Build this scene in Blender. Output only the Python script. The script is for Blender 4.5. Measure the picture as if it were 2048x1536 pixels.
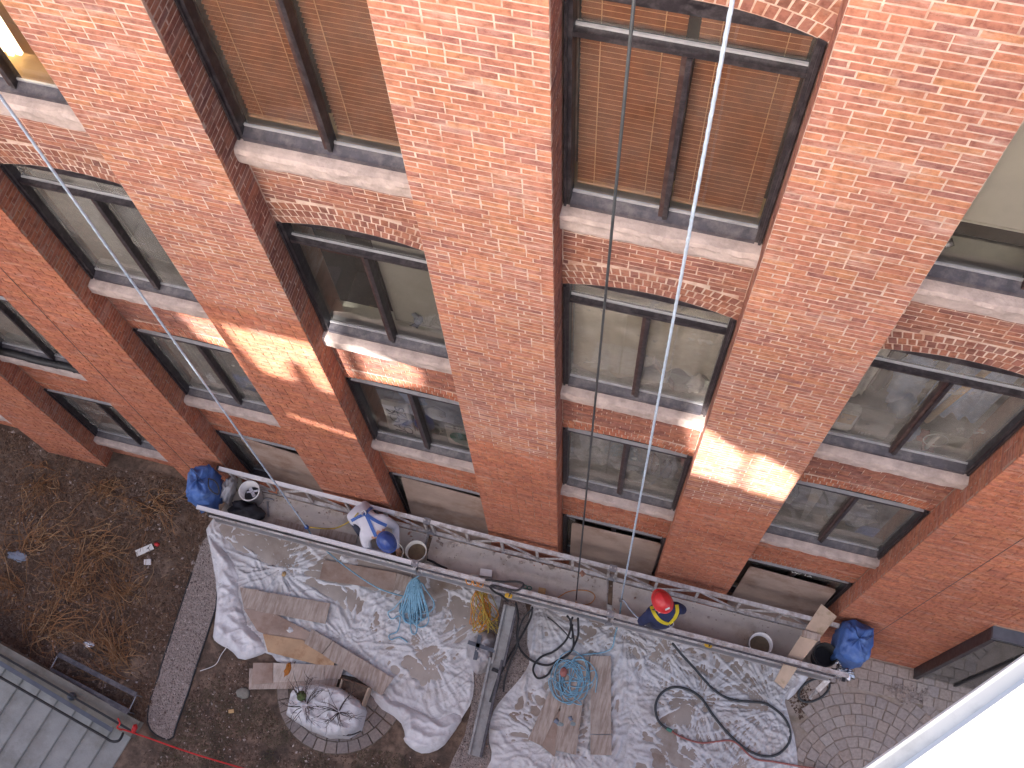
import bpy, bmesh, math, random
import numpy as np
from mathutils import Vector, Matrix
random.seed(7); rng = np.random.default_rng(11)
scene = bpy.context.scene
for o in list(bpy.data.objects): bpy.data.objects.remove(o)
COL = scene.collection

# ------------------------------------------------------------------ camera
FPX = 2221.3                                    # focal length in pixels of a 2048 wide picture
CAM = np.array([0.98506, -3.76296, 9.76727])
_a, _b, _c = -0.35550327, 1.16688597, 0.10643406  # heading, pitch down, roll
ca, sa, cb, sb, cc, sc = math.cos(_a), math.sin(_a), math.cos(_b), math.sin(_b), math.cos(_c), math.sin(_c)
FWD = np.array([sa*cb, ca*cb, -sb]); _r = np.array([ca, -sa, 0.]); _d = np.cross(FWD, _r)
RGT = cc*_r + sc*_d; DWN = -sc*_r + cc*_d
cam_data = bpy.data.cameras.new('camera'); cam = bpy.data.objects.new('camera', cam_data); COL.objects.link(cam)
cam_data.sensor_width = 36.0; cam_data.lens = FPX/2048*36.0; cam_data.clip_end = 400; cam_data.clip_start = 0.05
m = Matrix.Identity(4)
for i in range(3):
    m[i][0], m[i][1], m[i][2], m[i][3] = RGT[i], -DWN[i], -FWD[i], CAM[i]
cam.matrix_world = m
scene.camera = cam

# ------------------------------------------------------------------ light
SUN_EL, SUN_AZ = math.radians(20), math.radians(10)     # low winter sun behind the camera, a little from the left
S = Vector((-math.sin(SUN_AZ)*math.cos(SUN_EL), -math.cos(SUN_AZ)*math.cos(SUN_EL), math.sin(SUN_EL)))
world = bpy.data.worlds.new('World'); scene.world = world; world.use_nodes = True
wn = world.node_tree.nodes; wl = world.node_tree.links
sky = wn.new('ShaderNodeTexSky'); sky.sky_type = 'NISHITA'; sky.sun_disc = False
sky.sun_elevation = SUN_EL; sky.sun_rotation = math.atan2(S.x, S.y)
sky.air_density = 0.38; sky.dust_density = 5.0; sky.ozone_density = 0.3
wn['Background'].inputs['Strength'].default_value = 0.15
wl.new(sky.outputs[0], wn['Background'].inputs[0])
sun_data = bpy.data.lights.new('sun', 'SUN'); sun = bpy.data.objects.new('sun', sun_data); COL.objects.link(sun)
sun_data.energy = 3.4; sun_data.angle = math.radians(0.45); sun_data.color = (1.0, 0.95, 0.88)
sun.rotation_euler = (-S).to_track_quat('-Z', 'Y').to_euler(); sun.location = (0, -30, 30)
vs = scene.view_settings
vs.view_transform = 'Standard'; vs.look = 'None'; vs.gamma = 1.0; vs.use_curve_mapping = False
vs.exposure = 2.42
scene.render.engine = 'CYCLES'
scene.cycles.max_bounces = 6; scene.cycles.diffuse_bounces = 3; scene.cycles.glossy_bounces = 3
scene.cycles.transparent_max_bounces = 8; scene.cycles.transmission_bounces = 4
scene.cycles.caustics_reflective = False; scene.cycles.caustics_refractive = False

# ------------------------------------------------------------------ helpers
G = -7.067                                      # ground height
D = 0.27                                        # depth of the window bays behind the pier faces
def ray(px, py): return RGT*((px-1024)/FPX) + DWN*((py-768)/FPX) + FWD
def P(px, py, z=G):                             # point of the photograph on the level z
    r = ray(px, py); t = (z-CAM[2])/r[2]; return Vector(CAM + t*r)
def PY(px, py, y=0.0):                          # point of the photograph on the wall plane y
    r = ray(px, py); t = (y-CAM[1])/r[1]; return Vector(CAM + t*r)
def to_px(p):
    q = np.asarray(p, float) - CAM; z = q @ FWD
    return 1024+FPX*(q@RGT)/z, 768+FPX*(q@DWN)/z

WLOC = {}
def tag(o, label=None, cat=None, group=None, kind=None):
    if label: o['label'] = label
    if cat: o['category'] = cat
    if group: o['group'] = group
    if kind: o['kind'] = kind
    return o
def thing(name, loc, label, cat, group=None):
    o = bpy.data.objects.new(name, None); COL.objects.link(o); o.location = loc; o.empty_display_size = 0.1
    WLOC[o] = Vector(loc); return tag(o, label, cat, group)
def link_mesh(name, me, base, parent):
    o = bpy.data.objects.new(name, me); COL.objects.link(o)
    if parent is not None:
        o.parent = parent; o.location = base - WLOC[parent]
    else: o.location = base
    WLOC[o] = Vector(base); return o

class MB:
    """collects simple shapes into one mesh"""
    def __init__(s): s.v = []; s.f = []; s.mi = []
    def add(s, vs, fs, mi=0):
        n = len(s.v); s.v += [tuple(v) for v in vs]
        s.f += [tuple(i+n for i in f) for f in fs]; s.mi += [mi]*len(fs)
    def box(s, lo, hi, mi=0):
        x0, y0, z0 = lo; x1, y1, z1 = hi
        s.add([(x0,y0,z0),(x1,y0,z0),(x1,y1,z0),(x0,y1,z0),(x0,y0,z1),(x1,y0,z1),(x1,y1,z1),(x0,y1,z1)],
              [(0,3,2,1),(4,5,6,7),(0,1,5,4),(1,2,6,5),(2,3,7,6),(3,0,4,7)], mi)
    def bar(s, a, b, w, h, mi=0, up=(0,0,1)):
        a = Vector(a); b = Vector(b); d = (b-a).normalized(); u = Vector(up)
        r = d.cross(u)
        if r.length < 1e-4: r = d.cross(Vector((0,1,0)))
        r.normalize(); u = r.cross(d)
        r = r*w/2; u = u*h/2
        s.add([a-r-u, a+r-u, a+r+u, a-r+u, b-r-u, b+r-u, b+r+u, b-r+u],
              [(0,1,2,3),(7,6,5,4),(0,4,5,1),(1,5,6,2),(2,6,7,3),(3,7,4,0)], mi)
    def prism(s, pts, z0, z1, mi=0):           # flat polygon (x, y) with thickness
        n = len(pts)
        s.add([(p[0],p[1],z0) for p in pts]+[(p[0],p[1],z1) for p in pts],
              [tuple(range(n))[::-1], tuple(range(n,2*n))]+[(i,(i+1)%n,n+(i+1)%n,n+i) for i in range(n)], mi)
    def tube(s, pts, r, n=6, mi=0, cap=True):
        pts = [Vector(p) for p in pts]; k = len(pts)
        rs = r if hasattr(r, '__len__') else [r]*k
        vs = []; prev = None
        for i, p in enumerate(pts):
            t = (pts[min(i+1,k-1)]-pts[max(i-1,0)])
            if t.length < 1e-9: t = Vector((0,0,1))
            t.normalize()
            if prev is None:
                u = t.cross(Vector((0,0,1)) if abs(t.z) < .9 else Vector((1,0,0))).normalized()
            else:
                u = prev - t*prev.dot(t)
                u = u.normalized() if u.length > 1e-6 else t.cross(Vector((1,0,.3))).normalized()
            prev = u; w = t.cross(u)
            for j in range(n):
                a = 2*math.pi*j/n; vs.append(p + (u*math.cos(a)+w*math.sin(a))*rs[i])
        fs = [(i*n+j, i*n+(j+1)%n, (i+1)*n+(j+1)%n, (i+1)*n+j) for i in range(k-1) for j in range(n)]
        if cap: fs += [tuple(range(n))[::-1], tuple(range((k-1)*n, k*n))]
        s.add(vs, fs, mi)
    def lathe(s, prof, c, n=24, mi=0):         # profile (r, z) about the vertical through c
        k = len(prof); vs = []
        for r, z in prof:
            for j in range(n):
                a = 2*math.pi*j/n; vs.append((c[0]+r*math.cos(a), c[1]+r*math.sin(a), c[2]+z))
        s.add(vs, [(i*n+j, i*n+(j+1)%n, (i+1)*n+(j+1)%n, (i+1)*n+j) for i in range(k-1) for j in range(n)], mi)
    def disc(s, c, r, n=24, mi=0):
        s.add([(c[0]+r*math.cos(2*math.pi*j/n), c[1]+r*math.sin(2*math.pi*j/n), c[2]) for j in range(n)], [tuple(range(n))], mi)
    def build(s, name, mats, parent=None, smooth=False, bevel=0):
        if not isinstance(mats, (list, tuple)): mats = [mats]
        a = np.array(s.v, float); base = Vector(((a[:,0].min()+a[:,0].max())/2, (a[:,1].min()+a[:,1].max())/2, a[:,2].min()))
        me = bpy.data.meshes.new(name)
        me.from_pydata([tuple(p) for p in (a-np.array(base))], [], s.f)
        for mt in mats: me.materials.append(mt)
        if len(mats) > 1: me.polygons.foreach_set('material_index', s.mi)
        if smooth: me.polygons.foreach_set('use_smooth', [True]*len(s.f))
        if bevel:
            bm = bmesh.new(); bm.from_mesh(me)
            bmesh.ops.bevel(bm, geom=[e for e in bm.edges if len(e.link_faces) == 2 and e.calc_face_angle(0) > .5],
                            offset=bevel, segments=2, affect='EDGES', clamp_overlap=True)
            bm.to_mesh(me); bm.free()
        me.validate(); me.update()
        return link_mesh(name, me, base, parent)

def spline(pts, sub=6, closed=False):           # Catmull-Rom through points
    pts = [Vector(p) for p in pts]; n = len(pts); out = []
    rngi = range(n if closed else n-1)
    for i in rngi:
        p0 = pts[(i-1)%n] if closed or i > 0 else pts[0]; p1 = pts[i]; p2 = pts[(i+1)%n]
        p3 = pts[(i+2)%n] if closed or i+2 < n else pts[-1]
        for k in range(sub):
            t = k/sub
            out.append(.5*((2*p1)+(p2-p0)*t+(2*p0-5*p1+4*p2-p3)*t*t+(3*p1-p0-3*p2+p3)*t**3))
    if not closed: out.append(pts[-1])
    return out

# numpy gradient noise --------------------------------------------------
_perm = rng.permutation(512); _perm = np.concatenate([_perm, _perm, _perm])
_ang = rng.uniform(0, 2*math.pi, 512)
def noise2(x, y):
    x = np.asarray(x, float)+100; y = np.asarray(y, float)+100
    xi = np.floor(x).astype(int); yi = np.floor(y).astype(int); xf = x-xi; yf = y-yi
    u = xf**3*(xf*(xf*6-15)+10); v = yf**3*(yf*(yf*6-15)+10)
    def g(ix, iy, dx, dy):
        h = _ang[_perm[(_perm[ix & 511]+iy) & 511] % 512]; return np.cos(h)*dx+np.sin(h)*dy
    a = g(xi, yi, xf, yf); b = g(xi+1, yi, xf-1, yf); c = g(xi, yi+1, xf, yf-1); d = g(xi+1, yi+1, xf-1, yf-1)
    return (a+(b-a)*u)+((c+(d-c)*u)-(a+(b-a)*u))*v
def inside(poly, x, y):
    r = np.zeros(x.shape, bool); n = len(poly)
    for i in range(n):
        x0, y0 = poly[i]; x1, y1 = poly[(i+1)%n]
        if y0 == y1: continue
        c = ((y0 > y) != (y1 > y)) & (x < (x1-x0)*(y-y0)/(y1-y0)+x0); r ^= c
    return r
def edge_near(poly, x, y):                      # distance to the outline and nearest point on it
    best = np.full(x.shape, 1e9); bx = x.copy(); by = y.copy(); n = len(poly)
    for i in range(n):
        x0, y0 = poly[i]; x1, y1 = poly[(i+1)%n]; dx, dy = x1-x0, y1-y0; L = dx*dx+dy*dy+1e-12
        t = np.clip(((x-x0)*dx+(y-y0)*dy)/L, 0, 1); qx = x0+t*dx; qy = y0+t*dy
        dd = np.hypot(x-qx, y-qy); k = dd < best
        best[k] = dd[k]; bx[k] = qx[k]; by[k] = qy[k]
    return best, bx, by
def ppoly(px_list, z=G): return [(P(a, b, z).x, P(a, b, z).y) for a, b in px_list]
def smooth_poly(poly, it=2):
    for _ in range(it):
        q = []
        for i in range(len(poly)):
            a = np.array(poly[i]); b = np.array(poly[(i+1)%len(poly)]); q += [tuple(.75*a+.25*b), tuple(.25*a+.75*b)]
        poly = q
    return poly
def sheet_mesh(name, poly, hfun, mats, step=.03, parent=None, mfun=None):
    xs = np.array([p[0] for p in poly]); ys = np.array([p[1] for p in poly])
    gx = np.arange(xs.min()-step, xs.max()+2*step, step); gy = np.arange(ys.min()-step, ys.max()+2*step, step)
    X, Y = np.meshgrid(gx, gy); nx, ny = len(gx), len(gy)
    cx = X[:-1,:-1]+step/2; cy = Y[:-1,:-1]+step/2; ok = inside(poly, cx, cy)
    cnt = np.zeros(X.shape, int)
    for dj in (0,1):
        for di in (0,1): cnt[dj:ny-1+dj, di:nx-1+di] += ok
    dist, bx, by = edge_near(poly, X, Y)
    bd = (cnt > 0) & (cnt < 4); X = np.where(bd, bx, X); Y = np.where(bd, by, Y); dist = np.where(bd, 0, dist)
    Z = hfun(X, Y, dist)
    idx = -np.ones(X.shape, int); use = cnt > 0; idx[use] = np.arange(use.sum())
    V = np.stack([X[use], Y[use], Z[use]], 1)
    j, i = np.nonzero(ok)
    F = np.stack([idx[j,i], idx[j,i+1], idx[j+1,i+1], idx[j+1,i]], 1)
    base = Vector((V[:,0].mean(), V[:,1].mean(), V[:,2].min()))
    me = bpy.data.meshes.new(name); me.from_pydata((V-np.array(base)).tolist(), [], F.tolist())
    for mt in (mats if isinstance(mats, list) else [mats]): me.materials.append(mt)
    me.polygons.foreach_set('use_smooth', [True]*len(F)); me.update()
    return link_mesh(name, me, base, parent)

# ------------------------------------------------------------------ materials
def new_mat(name):
    mt = bpy.data.materials.new(name); mt.use_nodes = True
    nt = mt.node_tree; return mt, nt.nodes, nt.links, nt.nodes['Principled BSDF']
def ramp(n, stops):
    r = n.new('ShaderNodeValToRGB'); e = r.color_ramp.elements
    while len(e) < len(stops): e.new(.5)
    for el, (p, c) in zip(e, stops): el.position = p; el.color = (*c, 1)
    return r
def tex_noise(n, l, scale, detail=4, rough=.6, vec=None):
    t = n.new('ShaderNodeTexNoise'); t.inputs['Scale'].default_value = scale
    t.inputs['Detail'].default_value = detail; t.inputs['Roughness'].default_value = rough
    if vec is not None: l.new(vec, t.inputs['Vector'])
    return t
def world_pos(n): return n.new('ShaderNodeNewGeometry').outputs['Position']
def mixc(n, l, fac, a, b, mode='MIX'):
    mx = n.new('ShaderNodeMix'); mx.data_type = 'RGBA'; mx.blend_type = mode
    for sock, v in ((mx.inputs[0], fac), (mx.inputs[6], a), (mx.inputs[7], b)):
        if isinstance(v, bpy.types.NodeSocket): l.new(v, sock)
        elif isinstance(v, (int, float)): sock.default_value = v
        else: sock.default_value = (*v, 1)
    return mx.outputs[2]
def bump(n, l, bsdf, h, strength=.3, dist=.01):
    b = n.new('ShaderNodeBump'); b.inputs['Strength'].default_value = strength; b.inputs['Distance'].default_value = dist
    l.new(h, b.inputs['Height']); l.new(b.outputs[0], bsdf.inputs['Normal'])
def simple(name, col, rough=.6, var=.25, scale=6, metal=0.0, bmp=0.0, bscale=40, dirt=None, dirt_amt=.5, dscale=3, spec=.5):
    """one colour with cloudy variation, optional dirt patches and fine relief"""
    mt, n, l, b = new_mat(name); pos = world_pos(n)
    t = tex_noise(n, l, scale, 5, .6, pos)
    r = ramp(n, [(.3, tuple(c*(1-var) for c in col)), (.7, tuple(min(1, c*(1+var)) for c in col))]); l.new(t.outputs[0], r.inputs[0])
    out = r.outputs[0]
    if dirt:
        t2 = tex_noise(n, l, dscale, 7, .68, pos); r2 = ramp(n, [(.5-.12*dirt_amt, (0,0,0)), (.72-.12*dirt_amt, (1,1,1))])
        l.new(t2.outputs[0], r2.inputs[0]); out = mixc(n, l, r2.outputs[0], out, dirt)
    l.new(out, b.inputs['Base Color'])
    b.inputs['Roughness'].default_value = rough; b.inputs['Metallic'].default_value = metal
    b.inputs['Specular IOR Level'].default_value = spec
    if bmp:
        t3 = tex_noise(n, l, bscale, 5, .65, pos); bump(n, l, b, t3.outputs[0], bmp, .01)
    return mt

def brick_mat(name, stops, stain=(.10,.05,.04), pale=(.62,.42,.34), pale_amt=.5, pits=.8):
    mt, n, l, b = new_mat(name); geo = n.new('ShaderNodeNewGeometry'); info = n.new('ShaderNodeObjectInfo'); pos = geo.outputs['Position']
    ad = n.new('ShaderNodeMath'); ad.operation = 'ADD'; l.new(geo.outputs['Random Per Island'], ad.inputs[0]); l.new(info.outputs['Random'], ad.inputs[1])
    fr = n.new('ShaderNodeMath'); fr.operation = 'FRACT'; l.new(ad.outputs[0], fr.inputs[0])
    r = ramp(n, stops); r.color_ramp.interpolation = 'LINEAR'; l.new(fr.outputs[0], r.inputs[0])
    # cloudy burn marks inside a brick
    t = tex_noise(n, l, 16, 5, .65, pos); rb = ramp(n, [(.34, (.62,.58,.58)), (.55, (1,1,1)), (.75, (1.12,1.1,1.08))]); l.new(t.outputs[0], rb.inputs[0])
    c = mixc(n, l, 1.0, r.outputs[0], rb.outputs[0], 'MULTIPLY')
    # broad tone changes over the wall
    t1 = tex_noise(n, l, .9, 4, .6, pos); r1 = ramp(n, [(.3, (.82,.78,.76)), (.65, (1.08,1.05,1.03))]); l.new(t1.outputs[0], r1.inputs[0])
    c = mixc(n, l, 1.0, c, r1.outputs[0], 'MULTIPLY')
    # lime bloom
    mp = n.new('ShaderNodeMapping'); mp.inputs['Scale'].default_value = (1, 1, 3.2); l.new(pos, mp.inputs['Vector'])
    t2 = tex_noise(n, l, 1.9, 9, .75, mp.outputs[0]); r2 = ramp(n, [(.52, (0,0,0)), (.74, (pale_amt,)*3)]); l.new(t2.outputs[0], r2.inputs[0])
    c = mixc(n, l, r2.outputs[0], c, pale)
    # small dark pits
    v = n.new('ShaderNodeTexVoronoi'); v.inputs['Scale'].default_value = 34; l.new(pos, v.inputs['Vector'])
    r3 = ramp(n, [(.03, (pits,)*3), (.09, (0,)*3)]); l.new(v.outputs['Distance'], r3.inputs[0])
    c = mixc(n, l, r3.outputs[0], c, stain)
    l.new(c, b.inputs['Base Color']); b.inputs['Roughness'].default_value = .88; b.inputs['Specular IOR Level'].default_value = .25
    t4 = tex_noise(n, l, 120, 5, .7, pos); bump(n, l, b, t4.outputs[0], .5, .004)
    return mt

M = {}
M['brick'] = brick_mat('brick', [(0,(0.510,0.230,0.139)),(.2,(0.462,0.199,0.134)),(.4,(0.414,0.182,0.136)),(.55,(0.540,0.259,0.144)),(.7,(0.443,0.197,0.139)),(.88,(0.385,0.174,0.137)),(.96,(0.337,0.155,0.133)),(1,(0.433,0.194,0.139))], pale=(0.668,0.493,0.419), pale_amt=.7)
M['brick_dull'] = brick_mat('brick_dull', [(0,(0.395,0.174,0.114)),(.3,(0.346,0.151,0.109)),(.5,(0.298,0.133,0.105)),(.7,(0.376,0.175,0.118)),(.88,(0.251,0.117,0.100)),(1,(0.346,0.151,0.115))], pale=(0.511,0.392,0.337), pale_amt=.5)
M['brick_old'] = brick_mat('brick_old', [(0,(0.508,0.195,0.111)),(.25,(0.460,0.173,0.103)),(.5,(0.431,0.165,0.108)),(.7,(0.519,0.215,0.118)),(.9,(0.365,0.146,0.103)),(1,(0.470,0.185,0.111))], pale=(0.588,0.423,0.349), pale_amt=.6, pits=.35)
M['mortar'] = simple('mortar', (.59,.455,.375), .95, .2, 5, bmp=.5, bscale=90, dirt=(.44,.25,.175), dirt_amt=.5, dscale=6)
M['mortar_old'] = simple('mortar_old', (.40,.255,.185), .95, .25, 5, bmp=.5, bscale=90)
M['stone'] = simple('stone', (.50,.405,.37), .9, .14, 9, bmp=.8, bscale=28, dirt=(.36,.29,.265), dirt_amt=.5, dscale=7)
M['frame'] = simple('frame', (.022,.018,.022), .42, .4, 12, bmp=.12, bscale=60, dirt=(.075,.065,.07), dirt_amt=.35, dscale=14)
M['frame_sill'] = simple('frame_sill', (.050,.045,.058), .5, .3, 10, bmp=.15, bscale=60, dirt=(.13,.115,.12), dirt_amt=.45, dscale=9)
M['frame_brown'] = simple('frame_brown', (.055,.026,.024), .5, .3, 12, dirt=(.10,.07,.06), dirt_amt=.3, dscale=12)
M['bead'] = simple('bead', (.50,.50,.52), .35, .15, 10, metal=.4)
def glass_mat(name, tint=(.90,.89,.86), dust_sheen=.10):
    mt, n, l, b = new_mat(name)
    n.remove(b); out = n['Material Output']
    tr = n.new('ShaderNodeBsdfTransparent'); tr.inputs[0].default_value = (*tint, 1)
    gl = n.new('ShaderNodeBsdfGlossy'); gl.inputs['Roughness'].default_value = .02; gl.inputs['Color'].default_value = (.95,.95,.95,1)
    df = n.new('ShaderNodeBsdfDiffuse'); df.inputs['Color'].default_value = (.55,.52,.48,1)
    lw = n.new('ShaderNodeFresnel'); lw.inputs['IOR'].default_value = 1.5
    pw = n.new('ShaderNodeMath'); pw.operation = 'MULTIPLY'; pw.inputs[1].default_value = 1.15; pw.use_clamp = True; l.new(lw.outputs[0], pw.inputs[0])
    mx = n.new('ShaderNodeMixShader'); l.new(pw.outputs[0], mx.inputs[0]); l.new(tr.outputs[0], mx.inputs[1]); l.new(gl.outputs[0], mx.inputs[2])
    t = tex_noise(n, l, 3.0, 7, .7, world_pos(n)); r = ramp(n, [(.35, (dust_sheen*.35,)*3), (.75, (dust_sheen*2.0,)*3)]); l.new(t.outputs[0], r.inputs[0])
    m2 = n.new('ShaderNodeMixShader'); l.new(r.outputs[0], m2.inputs[0]); l.new(mx.outputs[0], m2.inputs[1]); l.new(df.outputs[0], m2.inputs[2])
    l.new(m2.outputs[0], out.inputs[0]); return mt
M['glass'] = glass_mat('glass', dust_sheen=.25)  # diffuse film raised beyond the dirt to stand in for milky reflections
M['glass_dusty'] = glass_mat('glass_dusty', dust_sheen=.10)
M['glass_clear'] = glass_mat('glass_clear', dust_sheen=.055)
M['alu'] = simple('alu', (.62,.605,.61), .45, .18, 7, metal=.25, bmp=.1, bscale=50, dirt=(.34,.28,.25), dirt_amt=.55, dscale=9)
M['alu_new'] = simple('alu_new', (.74,.735,.76), .4, .08, 6, metal=.15, dirt=(.50,.46,.44), dirt_amt=-.3, dscale=6)
M['zinc'] = simple('zinc', (.33,.325,.325), .6, .2, 5, metal=.15, dirt=(.22,.20,.19), dirt_amt=.3, dscale=6)
M['steel'] = simple('steel', (.30,.30,.32), .4, .2, 8, metal=.6)
M['deck'] = simple('deck', (.56,.495,.44), .85, .10, 3, bmp=.3, bscale=60, dirt=(.33,.26,.19), dirt_amt=-.25, dscale=2.6)
M['black'] = simple('black', (.018,.018,.020), .5, .3, 10)
M['rubber'] = simple('rubber', (.022,.022,.024), .55, .3, 14)
M['hose_grey'] = simple('hose_grey', (.045,.050,.055), .5, .3, 14)
def grain(name, col, dark):
    mt, n, l, b = new_mat(name); pos = world_pos(n)
    mp = n.new('ShaderNodeMapping'); mp.inputs['Rotation'].default_value = (0, 0, .25); mp.inputs['Scale'].default_value = (26, 3.2, 3); l.new(pos, mp.inputs['Vector'])
    t = tex_noise(n, l, 1.0, 6, .65, mp.outputs[0]); r = ramp(n, [(.38, dark), (.56, col), (.8, tuple(min(1, c*1.1) for c in col))]); l.new(t.outputs[0], r.inputs[0])
    t2 = tex_noise(n, l, 4, 6, .65, pos); r2 = ramp(n, [(.35, (.78,.76,.74)), (.65, (1.04,)*3)]); l.new(t2.outputs[0], r2.inputs[0])
    l.new(mixc(n, l, 1.0, r.outputs[0], r2.outputs[0], 'MULTIPLY'), b.inputs['Base Color']); b.inputs['Roughness'].default_value = .85
    bump(n, l, b, t.outputs[0], .2, .004); return mt
M['ply'] = grain('ply', (.49,.41,.36), (.34,.26,.215))
M['ply_pale'] = grain('ply_pale', (.58,.51,.46), (.42,.33,.27))
M['ply_orange'] = simple('ply_orange', (.50,.33,.20), .8, .14, 4, dirt=(.34,.18,.09), dirt_amt=-.1, dscale=6)
M['ply_board'] = simple('ply_board', (.38,.285,.235), .85, .15, 3, bmp=.2, bscale=40, dirt=(.21,.115,.075), dirt_amt=.05, dscale=1.6)
M['plank'] = simple('plank', (.50,.375,.28), .8, .15, 4, dirt=(.25,.19,.10), dirt_amt=-.2, dscale=5)
def plastic_mat(name, col, dirt, amt):
    mt, n, l, b = new_mat(name); pos = world_pos(n)
    t = tex_noise(n, l, 3.2, 8, .7, pos); r = ramp(n, [(.50-.1*amt, (0,0,0)), (.72-.1*amt, (.85,)*3)]); l.new(t.outputs[0], r.inputs[0])
    c = mixc(n, l, r.outputs[0], col, dirt)
    t2 = tex_noise(n, l, 14, 6, .7, pos); r2 = ramp(n, [(.62, (0,0,0)), (.72, (.6,)*3)]); l.new(t2.outputs[0], r2.inputs[0])
    c = mixc(n, l, r2.outputs[0], c, (.30,.24,.19))
    l.new(c, b.inputs['Base Color']); b.inputs['Roughness'].default_value = .3; b.inputs['Specular IOR Level'].default_value = .6
    t3 = tex_noise(n, l, 30, 6, .6, pos); bump(n, l, b, t3.outputs[0], .35, .02)
    return mt
M['plastic'] = plastic_mat('plastic', (.62,.61,.62), (.45,.40,.37), .1)
M['plastic_clean'] = plastic_mat('plastic_clean', (.70,.69,.71), (.52,.48,.47), -.2)
M['cloudy'] = plastic_mat('cloudy', (.46,.43,.44), (.36,.32,.31), .2)
M['mud_water'] = simple('mud_water', (.36,.305,.265), .30, .18, 2.5, bmp=.05, bscale=12, dirt=(.20,.135,.095), dirt_amt=-.15, dscale=1.8)
M['soil'] = simple('soil', (.165,.112,.082), .95, .5, 9, bmp=1.0, bscale=30, dirt=(.05,.036,.029), dirt_amt=.45, dscale=2.2)
M['gravel'] = simple('gravel', (.34,.285,.26), .95, .35, 60, bmp=1.0, bscale=70)
def island_mat(name, stops, rough=.9):
    mt, n, l, b = new_mat(name); geo = n.new('ShaderNodeNewGeometry'); info = n.new('ShaderNodeObjectInfo')
    ad = n.new('ShaderNodeMath'); ad.operation = 'ADD'; l.new(geo.outputs['Random Per Island'], ad.inputs[0]); l.new(info.outputs['Random'], ad.inputs[1])
    fr = n.new('ShaderNodeMath'); fr.operation = 'FRACT'; l.new(ad.outputs[0], fr.inputs[0])
    r = ramp(n, stops); l.new(fr.outputs[0], r.inputs[0])
    t = tex_noise(n, l, 25, 4, .6, geo.outputs['Position']); r1 = ramp(n, [(.3, (.75,)*3), (.7, (1.15,)*3)]); l.new(t.outputs[0], r1.inputs[0])
    l.new(mixc(n, l, 1.0, r.outputs[0], r1.outputs[0], 'MULTIPLY'), b.inputs['Base Color']); b.inputs['Roughness'].default_value = rough
    bump(n, l, b, t.outputs[0], .4, .004)
    return mt
M['pebble'] = island_mat('pebble', [(0,(.17,.13,.12)),(.3,(.30,.245,.22)),(.6,(.38,.32,.29)),(.85,(.22,.175,.16)),(1,(.52,.45,.42))])
M['litter'] = island_mat('litter', [(0,(.06,.037,.027)),(.3,(.13,.078,.052)),(.55,(.085,.053,.038)),(.8,(.17,.11,.08)),(.95,(.23,.165,.13)),(1,(.50,.43,.40))])
M['twig'] = island_mat('twig', [(0,(.26,.125,.055)),(.4,(.36,.18,.08)),(.7,(.19,.095,.045)),(1,(.44,.28,.15))])
M['twig_dark'] = island_mat('twig_dark', [(0,(.035,.025,.022)),(1,(.09,.065,.055))])
M['paver'] = island_mat('paver', [(0,(.36,.295,.26)),(.3,(.41,.345,.31)),(.6,(.35,.305,.29)),(.8,(.38,.305,.26)),(1,(.43,.375,.345))])
M['paver_dark'] = island_mat('paver_dark', [(0,(.24,.195,.175)),(.4,(.29,.24,.215)),(.7,(.22,.185,.175)),(1,(.27,.215,.185))])
M['joint'] = simple('joint', (.13,.10,.075), .95, .4, 20, bmp=.6, bscale=60)
M['sand'] = simple('sand', (.38,.315,.27), .95, .2, 5, bmp=.5, bscale=60, dirt=(.22,.175,.12), dirt_amt=.1, dscale=3)
M['concrete'] = simple('concrete', (.33,.33,.315), .9, .12, 3, bmp=.35, bscale=50, dirt=(.24,.235,.21), dirt_amt=.3, dscale=2.5)
M['cheek'] = simple('cheek', (.25,.235,.20), .9, .15, 4, bmp=.4, bscale=40, dirt=(.15,.13,.10), dirt_amt=.3, dscale=3)
M['rail_grey'] = simple('rail_grey', (.11,.12,.145), .45, .2, 6, metal=.3)
M['rope_blue'] = simple('rope_blue', (.22,.42,.55), .75, .2, 20, bmp=.4, bscale=160)
M['rope_pale'] = simple('rope_pale', (.46,.56,.68), .7, .15, 20, bmp=.4, bscale=160)
M['cord_orange'] = simple('cord_orange', (.62,.24,.03), .5, .2, 10)
M['cord_yellow'] = simple('cord_yellow', (.50,.36,.07), .55, .3, 10)
M['red'] = simple('red', (.55,.03,.03), .5, .15, 8)
M['hose_pink'] = simple('hose_pink', (.36,.13,.11), .55, .2, 10)
M['tarp_blue'] = simple('tarp_blue', (.065,.145,.40), .5, .2, 7, bmp=.5, bscale=14, dirt=(.15,.25,.47), dirt_amt=-.1, dscale=5)
M['white_pl'] = simple('white_pl', (.72,.70,.70), .4, .05, 6)
M['bucket_in'] = simple('bucket_in', (.12,.085,.05), .3, .3, 12)
M['wood_dark'] = simple('wood_dark', (.10,.055,.035), .7, .3, 9)
M['tan'] = simple('tan', (.55,.36,.17), .75, .12, 4)
M['slat'] = simple('slat', (.24,.080,.036), .45, .25, 9)
M['slat_edge'] = simple('slat_edge', (.52,.26,.13), .5, .15, 9)  # lighter tan puts the lit front edges of the slats into colour
M['room_brown'] = simple('room_brown', (.10,.04,.022), .8, .2, 2)
M['room_tan'] = simple('room_tan', (.72,.46,.20), .8, .12, 2)
M['room_grey'] = simple('room_grey', (.44,.43,.39), .8, .2, 2)
M['room_dark'] = simple('room_dark', (.055,.045,.038), .8, .3, 2)
M['stool'] = simple('stool', (.55,.55,.48), .6, .1, 4)
M['curtain'] = simple('curtain', (.52,.47,.38), .9, .06, 3)
M['shade'] = simple('shade', (.62,.60,.55), .85, .05, 3)
M['shade_grey'] = simple('shade_grey', (.33,.32,.30), .85, .08, 3)
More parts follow.
